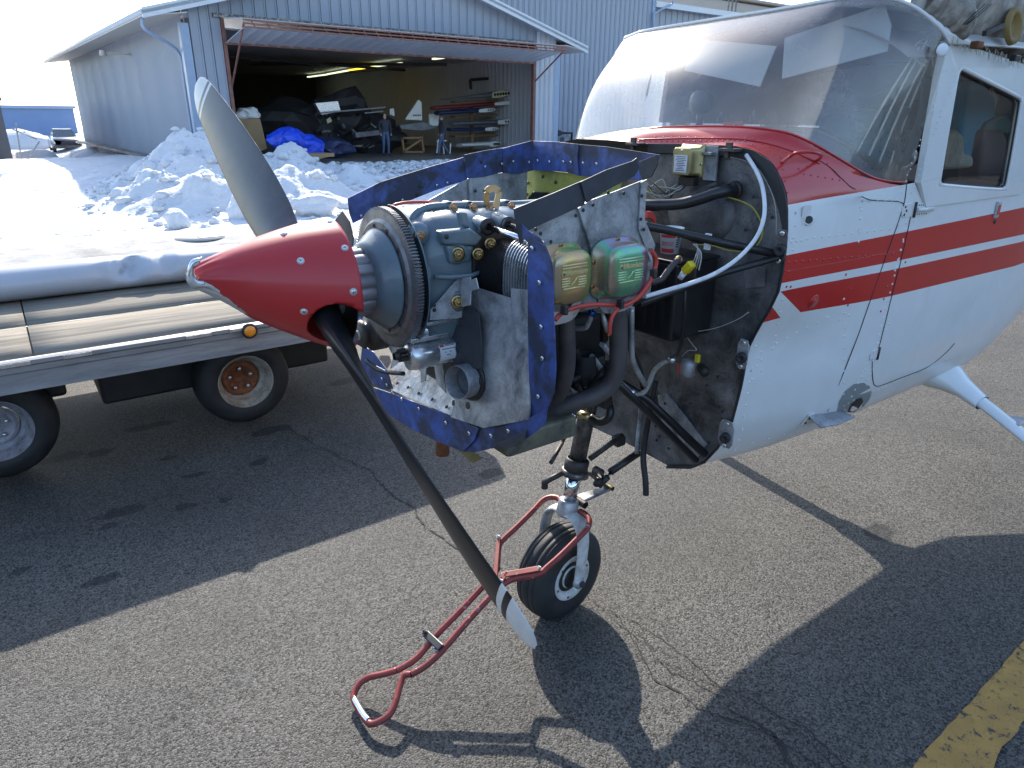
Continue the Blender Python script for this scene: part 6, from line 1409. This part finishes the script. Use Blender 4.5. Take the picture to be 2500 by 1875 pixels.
# air temperature hose at the strut
MB().tube([X(1412,1008,-.27),X(1442,1020,-.26)],.0135,14).build('brass_collar','gold_cad',ap); MB().tube([X(1404,1003,-.275),X(1412,1008,-.27)],.0135,14).build('blue_fitting','blue_fitting',ap)
hose('duct_hose',[X(1442,1020,-.26),X(1465,1030,-.25),X(1485,1020,-.24),X(1488,995,-.23),X(1470,975,-.22)],.0145,'black_plastic',ap,14)
#@@PART5
# ---------------------------------------------------------------- propeller
PH=R(61.25); HXp=-1.12; HUB=V((HXp,0,Z0))
def blade(sg,name='propeller_blade'):
    u=V((0,-math.sin(PH)*sg,-math.cos(PH)*sg)); v=V((0,math.cos(PH)*sg*-1,math.sin(PH)*sg))
    v=V((0,u.z,-u.y))   # direction of rotation
    st=[(.035,.060,.050,60),(.085,.062,.046,56),(.13,.078,.036,48),(.19,.105,.027,40),(.27,.135,.020,34),(.38,.155,.0155,28),(.50,.160,.013,24),(.62,.156,.011,21),(.74,.145,.0095,18),(.84,.130,.008,16),(.90,.116,.007,15),(.935,.098,.006,14.5),(.958,.076,.005,14),(.970,.052,.004,14),(.977,.02,.0025,14)]
    rows=[]; n=26
    dense=[]
    for a,b in zip(st,st[1:]):
        for k in range(4): t=k/4; dense.append(tuple(a[i]+(b[i]-a[i])*t for i in range(4)))
    dense.append(st[-1])
    for r_,ch,thk,be in dense:
        be=R(be); c=(v*math.cos(be)+V((-1,0,0))*math.sin(be)); nn=u.cross(c); 
        if nn.x>0: nn=-nn
        bend=V((.03*max(0,(r_-.5)/.48)**2,0,0)) if sg>0 else V((.0,0,0))
        o=HUB+u*r_+bend; row=[]
        k=max(0,min(1,(r_-.08)/.12))
        for i in range(n):
            a=2*math.pi*i/n; x=math.cos(a); y=math.sin(a)
            camber=.35*thk*(1-x*x)*k; yy=thk/2*y*(1.45 if sg>0 else 1.0)*(1 if k<1 else (1-.55*(x<0)*abs(x)))
            row.append(o+c*(x*ch/2*(1.1 if sg>0 else 1.0))+nn*(yy+camber))
        rows.append((r_,row))
    m=MB(); 
    for (r0,a),(r1,b) in zip(rows,rows[1:]):
        rr0=(r0+r1)/2; mi=1 if rr0>.885 else 0
        if .870<rr0<.885: mi=1
        if .885<rr0<.900: mi=0
        m.grid([a,b],True,mi=mi,closed=True)
    m.add(rows[-1][1],[tuple(range(n))]); m.add(rows[0][1],[tuple(range(n))])
    return m,u
PM=[]
for sg,mats in ((1,['prop_black','prop_white']),(-1,['prop_grey','prop_white'])): PM.append((blade(sg),mats))
hb=MB(); hb.lathe([(-.05,.0),(-.05,.055),(-.045,.06),(.03,.075),(.036,.075)],HUB,(1,0,0),32); prop=hb.build('propeller','prop_black',ap)
for (bm_,u),mats in PM:
    o=bm_.build('propeller_blade',mats,prop); bpy.context.view_layer.objects.active=o
    b=bmesh.new(); b.from_mesh(o.data); bmesh.ops.remove_doubles(b,verts=b.verts,dist=.00005); b.to_mesh(o.data); b.free()
    o['label']='black lower blade seen nearly edge on' if mats[0]=='prop_black' else 'grey upper blade with white tip'
# spinner with blade cut-outs, torn tip
prof=[(-1.392,.006),(-1.386,.016),(-1.376,.026),(-1.355,.040),(-1.325,.056),(-1.285,.076),(-1.24,.097),(-1.19,.118),(-1.14,.137),(-1.10,.150),(-1.062,.161)]
m=MB(); N=96; rows=[]
PP=spl([V((x,0,r_)) for x,r_ in prof],4)
for p in PP:
    r=[]
    for k in range(N):
        a=2*math.pi*k/N; x,rr_=p.x,p.z
        # a=0 up, going to starboard; dent and tear on the lower port side of the tip
        low=max(0,math.cos(a-math.pi*1.08)); tt=max(0,(-1.27-x)/.12); rr2=rr_*(1-.38*low*min(1,tt))+.004*noise.noise(V((x*20,k*.3,0)))*min(1,tt)
        if x<-1.38: rr2*=1.2
        r.append(V((x,rr2*math.sin(a),Z0+rr2*math.cos(a)+.17*(-1.065-x))))
    rows.append(r)
m.grid(rows,True,closed=True); spn=m.build('spinner',['spinner_red','old_white'],ap)
so_=spn.modifiers.new('s','SOLIDIFY'); so_.thickness=.0022; so_.offset=1
cut=[]
for sg in (1,-1):
    u=V((0,-math.sin(PH)*sg,-math.cos(PH)*sg)); cm=MB(); cm.lathe([(.07,.0),(.07,.064),(.30,.064),(.30,0)],HUB+V((.008,0,0)),u,40); 
    co_=cm.build('cutter','prop_black'); cut.append(co_); b=spn.modifiers.new('b','BOOLEAN'); b.object=co_; b.operation='DIFFERENCE'; b.solver='EXACT'
    w=V((0,u.z,-u.y)); cm=MB(); c=HUB+V((.045,0,0))+u*.17; cm.obox(c,(.04,0,0),w*.050,u*.09)
    co_=cm.build('cutter','prop_black'); cut.append(co_); b=spn.modifiers.new('b','BOOLEAN'); b.object=co_; b.operation='DIFFERENCE'; b.solver='EXACT'
bpy.context.view_layer.update(); apply(spn)
for c in cut: bpy.data.objects.remove(c)
bs=bmesh.new(); bs.from_mesh(spn.data); SPN=BVHTree.FromBMesh(bs)
MB().lathe([(0,.155),(.003,.155),(.003,.03)],(-1.075,0,Z0),(1,0,0),64).build('spinner_backplate','prop_black',spn)
MB().lathe([(0,.120),(.003,.120),(.003,.03)],(-1.18,0,Z0+.015),(1,0,0),64).build('spinner_bulkhead','prop_black',spn)
def sp_screw(px,py):
    p,nn=on(px,py,0,SPN)
    if p is None: return
    MB().lathe([(0,.0085),(.0006,.0085),(.0006,0)],p,nn,12).build('bare_metal_ring','old_white',spn); place('screw',screw_mesh(.0058,'alu_bright'),p+nn*.0005,nn,spn,random.random())
for q in ((842,605),(734,637),(742,761),(863,712),(805,541),(693,570)): sp_screw(*q)
# crumpled flap of bare metal at the tip
tip=Y(478,660,-.02); m=MB(); rows=[]
for i in range(22):
    t=i/21; r=[]
    pth=spl([Y(*q,-.03) for q in [(482,640),(468,650),(464,672),(478,692),(505,694),(530,706),(580,735)]],4)
    c=pth[min(len(pth)-1,int(t*(len(pth)-1)))]
    wd_=.020*(1-t*.8)+.003
    for j in range(5):
        s=j/4-.5; r.append(c+V((s*wd_*.9,-.012+.02*abs(s),s*wd_*1.0+.004*noise.noise(V((i*.4,j,0))))))
    rows.append(r)
m.grid(rows); m.build('torn_metal','old_white',spn,solid=.0015)
MB().tube(spl([Y(*q,-.035) for q in [(487,636),(473,640),(466,655),(467,676),(480,690),(498,692)]],5),.006,8).build('rolled_edge','alu_bright',spn)
# ---------------------------------------------------------------- nose gear
base=V((-.285,0,.18)); up_=V((.20,0,1)).normalized()
def ng(z): return V((-.268+.20*(z-.47),0,z))
gear=MB(); gear.tube([ng(.60),ng(.80),ng(.95)],.030,24); go=gear.build('nose_gear','steel_oily',ap)
MB().lathe([(-.025,.037),(-.02,.042),(.015,.043),(.02,.036)],ng(.60),up_,28).build('lower_collar','steel_dark',go)
MB().lathe([(-.012,.044),(-.010,.049),(.008,.049),(.010,.042)],ng(.568),up_,28).build('steering_collar','steel_oily',go)
MB().lathe([(-.008,.030),(.0,.031)],ng(.558),up_,24).build('wiper_ring','black_rubber',go)
MB().tube([ng(.45),ng(.57)],.0255,28).build('chrome_piston','chrome',go)
# steering links
def rod(a,b,r_,mat='steel_dark',nm='steering_rod'): return MB().tube([a,b],r_,10).build(nm,mat,go)
rod(X(1372,1155,-.30),X(1325,1180,-.36),.010); MB().lathe([(-.014,.012),(.014,.012)],X(1330,1183,-.35),(0,0,1),12).build('rod_end','steel_dark',go)
rod(X(1470,1180,-.21),X(1493,1150,-.15),.006,'chrome'); rod(X(1490,1152,-.155),X(1560,1105,-.02),.013); rod(X(1462,1186,-.22),X(1484,1164,-.2),.011)
MB().lathe([(-.015,.016),(.015,.016)],X(1460,1152,-.24),(0,1,0),14).build('rod_end','steel_dark',go); rod(X(1440,1120,-.2),X(1520,1062,-.06),.010); MB().obox(X(1510,1075,-.05),(.02,0,0),(0,.018,0),(0,0,.018)).build('link_bracket','steel_dark',go,.004)
rod(X(1345,1130,-.29),X(1372,1082,-.2),.008); rod(X(1372,1082,-.20),X(1415,1000,-.1),.006)
MB().lathe([(-.03,.0),(-.03,.012),(.03,.012),(.03,0)],X(1462,1172,-.23),(1,.6,0),12).build('pivot_bolt','grime',go)
# torque links
def link_arm(a,b,w,mat='steel_oily'):
    d=(b-a).normalized(); s=V((0,1,0)); m=MB(); m.sheet([a+s*w,a-s*w,b-s*w*.45,b+s*w*.45],.012,d.cross(s)); return m.build('torque_link',mat,go,.003)
k=Y(1487,1188,-.01); link_arm(ng(.57)+V((.045,-.01,0)),k,.022); link_arm(ng(.462)+V((.03,-.005,.0)),k,.026,'alu_dull'); MB().lathe([(-.02,.009),(.02,.009),(.02,0)],k,(0,1,0),12).build('pivot_bolt','brass_bolt',go)
MB().lathe([(-.05,.013),(.05,.013)],ng(.455)+V((.035,0,0)),(0,1,0),14).build('link_pin','steel_dark',go)
# fork: turned slightly
FY=R(6); fd=V((math.cos(FY),math.sin(FY),0)); fs=V((-math.sin(FY),math.cos(FY),0))
WC=V((-.300,0,.180)); hd=V((ng(.44).x-.005,0,.44))
fk=MB(); fk.lathe([(.027,.0),(.027,.033),(.022,.036),(-.02,.040),(-.035,.034),(-.04,0)],ng(.44),up_,24)
fork=fk.build('fork','alu',go,.002)
for sg in (-1,1):
    o=lambda s_,z,dx=0: V((0,0,z))+V((hd.x+(WC.x-hd.x)*((.44-z)/.262),0,0))+fs*s_*sg+fd*dx
    pts=[o(.0,.425),o(.045,.42),o(.075,.395,.0),o(.092,.345),o(.096,.28),o(.094,.225),o(.092,.178)]
    P=spl(pts,6); m=MB(); rows=[]
    for i,p in enumerate(P):
        t=i/(len(P)-1); w=.030*(1-.35*t)+.004; th_=.010
        nxt=P[min(i+1,len(P)-1)]-P[max(i-1,0)]; nn=nxt.cross(fd).normalized()
        rows.append([p+fd*w*math.cos(a)+nn*th_*math.sin(a) for a in [2*math.pi*k/14 for k in range(14)]])
    m.grid(rows,True,closed=True); m.add(rows[-1],[tuple(range(14))]); m.build('fork_leg','old_white' if sg<0 else 'alu',fork)
    MB().lathe([(-.006,.024),(.006,.024),(.008,.020),(.012,.019),(.014,.012),(.014,0)],WC+fs*.094*sg,fs*sg,24).build('axle_end','alu',fork)
    MB().lathe([(.014,.012),(.022,.011),(.023,0)],WC+fs*.094*sg,fs*sg,6,False).build('axle_nut','steel_dark',fork)
tp=[(.062,.088),(.066,.110),(.068,.125),(.066,.140),(.058,.160),(.048,.170),(.042,.1745),(.0395,.1745),(.038,.171),(.036,.171),(.0345,.176),(.020,.1785),(.0185,.175),(.0165,.175),(.015,.179),(0,.180)]
tp=tp+[(-a,b) for a,b in tp[::-1][1:]]
ty=MB().lathe(tp,WC,fs,72).build('tyre','tyre',go)
wm=MB().lathe([(-.062,.0),(-.060,.040),(-.052,.044),(-.050,.062),(-.060,.068),(-.066,.086),(-.060,.090),(0,.088),(.060,.090),(.066,.086),(.060,.068),(.05,.062),(.052,.044),(.06,.040),(.062,0)],WC,fs,48).build('wheel_rim','old_white',go)
MB().lathe([(-.064,.0),(-.064,.038),(-.054,.042),(-.0515,.058)],WC,fs,32).build('hub_grease','grime',wm)
for k in range(6):
    a=R(60*k+15); c=WC+fs*-.064+(fd*math.cos(a)+V((0,0,1))*math.sin(a))*.077; MB().lathe([(-.001,.0045),(.001,.0045),(.001,0)],c,-fs,10).build('rim_hole','ink',wm)
# main gear legs
for sg in (-1,1):
    P=[V((1.46,sg*.40,.735)),V((1.48,sg*.52,.66)),V((1.47,sg*.66,.60)),V((1.46,sg*.86,.50)),V((1.45,sg*1.20,.30))]
    S=spl(P,5); m=MB(); rows=[]
    for i,p in enumerate(S):
        t=i/(len(S)-1); rows.append([p+V((.052*(1-.25*t)*math.cos(a),0,.016*math.sin(a)*1.2)) for a in [2*math.pi*k/16 for k in range(16)]])
    m.grid(rows,True,closed=True); lg=m.build('main_gear_leg','white_paint',ap)
    m=MB(); rows=[]
    for t,w,h in ((0,.16,.085),(.3,.10,.06),(.6,.072,.036),(1,.062,.026)):
        c=V((1.47,sg*.40,.73)).lerp(V((1.475,sg*.60,.625)),t); rows.append([c+V((w*math.cos(a),0,h*math.sin(a))) for a in [2*math.pi*k/20 for k in range(20)]])
    m.grid(rows,True,closed=True); m.build('leg_fairing','white_paint',lg)
    MB().lathe(tp,V((1.45,sg*1.28,.19)),(0,1,0),40).build('tyre','tyre',lg)
    if sg<0:
        c=Y(2478,1033,-.72); m=MB(); m.obox(c+V((0,0,.012)),(.05,0,0),(0,.03,0),(0,0,.004)); m.build('foot_step','alu',lg,.003)
        m=MB(); m.obox(c+V((-.035,0,0)),(.014,0,0),(0,.02,0),(0,0,.012)); m.build('step_bracket','steel_dark',lg,.002)
# ---------------------------------------------------------------- tow bar hooked to the fork
tn=V((-.470,0,1)); td=V((-.29,0,.415)).dot(tn)
T=lambda px,py,o=0:PL(px,py,tn,td+o)
tb=root('tow_bar',T(905,1765),'scraped red steel tow bar hooked to the nose wheel fork, handle on the ground','tow bar')
def clampz(P,r_): return [V((p.x,p.y,max(p.z,r_+.001))) for p in P]
armL=[(1368,1222),(1362,1216),(1345,1214),(1325,1222),(1300,1248),(1260,1288),(1228,1318),(1218,1335),(1214,1380),(1212,1392),(1175,1436),(1120,1495),(1068,1548),(1020,1604),(985,1628),(970,1636)]
armR=[(1415,1248),(1428,1255),(1438,1268),(1436,1286),(1420,1305),(1370,1355),(1335,1386),(1315,1402),(1260,1412),(1235,1422),(1215,1440),(1180,1475),(1130,1530),(1080,1588),(1040,1625),(1005,1646)]
hl=[(970,1636),(935,1646),(900,1654),(877,1670),(864,1695),(866,1712),(885,1745),(900,1764),(915,1766),(945,1750),(962,1725),(975,1680),(985,1650),(1005,1646)]
MB().tube(spl(clampz([T(*q) for q in armL],.010),5),.0105,12).build('bar','tow_red',tb)
MB().tube(spl(clampz([T(*q) for q in armR],.010),5),.0105,12).build('bar','tow_red',tb)
MB().tube(spl(clampz([T(*q) for q in hl],.0105),5),.0105,12).build('handle','tow_red',tb)
gp=spl(clampz([T(*q,.002) for q in [(864,1705),(885,1742),(900,1760)]],.012),6); MB().tube(gp,.0102,12).build('worn_grip','chrome',tb)
for a,b,w in (((1222,1405),(1318,1388),.022),((1208,1425),(1217,1312),.016),((1240,1395),(1225,1420),.012)):
    p,q=T(*a,.014),T(*b,.014); MB().beam(p,q,w,.006,tn).build('flat_link','tow_red',tb,.002)
    place('bolt',bolt_mesh(.006,'alu'),q+tn.normalized()*.003,tn,tb,scale=.7)
p,q=T(1040,1548,.012),T(1078,1583,.012); MB().beam(p,q,.024,.014,tn).build('clamp','black_plastic',tb,.003)
place('bolt',bolt_mesh(.007,'steel_dark'),p+tn.normalized()*.006,tn,tb); place('bolt',bolt_mesh(.006,'alu_bright'),T(1062,1583,.006),V((-.5,-.8,-.2)),tb)
# ---------------------------------------------------------------- plastic cup on the battery box
cc=X(1636,602,-.10); cc.z=zT+.008
cp=root('plastic_cup',cc,'white plastic tub with a red label standing on the black battery box','cup')
H_=.075; R0,R1=.0265,.0345
MB().lathe([(.0,0),(.0,R0),(H_*.86,R1*.965),(H_*.88,R1*1.04),(H_*.95,R1*1.06),(H_,R1*1.09),(H_*1.005,R1*1.0),(H_*.9,R1*.93),(.004,R0*.95),(.004,0)],cc,(0,0,1),40,ref=(1,0,0)).build('tub','dome_white',cp)
def onc(an,h,off=.0004): r_=R0+(R1-R0)*h/H_/.9*.86+off; return cc+V((r_*math.cos(an),r_*math.sin(an),h))
va=math.atan2(CP.y-cc.y,CP.x-cc.x)
def patch(a0,a1,h0,h1,mat,nm,off=.0004): return MB().grid([[onc(va+R(a0+(a1-a0)*i/8),h,off) for i in range(9)] for h in (h0,h1)]).build(nm,mat,cp)
patch(-62,25,.048,.064,'ink_red','red_band'); patch(-62,25,.004,.016,'ink_red','red_band')
for a0,a1,h0 in ((-58,20,.034),(-58,20,.030),(-55,15,.026)): patch(a0,a1,h0,h0+.0018,'ink_red','red_print')
for k in range(7): patch(32,58-random.random()*8,.060-.0065*k,.0635-.0065*k,'ink','black_print')
for a,ch in zip((-50,-44,-38,-32,-26,-20),'CHERRY'):
    an=va+R(a); p=onc(an,.058,.0008); text_mesh(ch,.0052,'paper','letter',p,V((-math.sin(an),math.cos(an),0)),(0,0,1),.0002,cp)
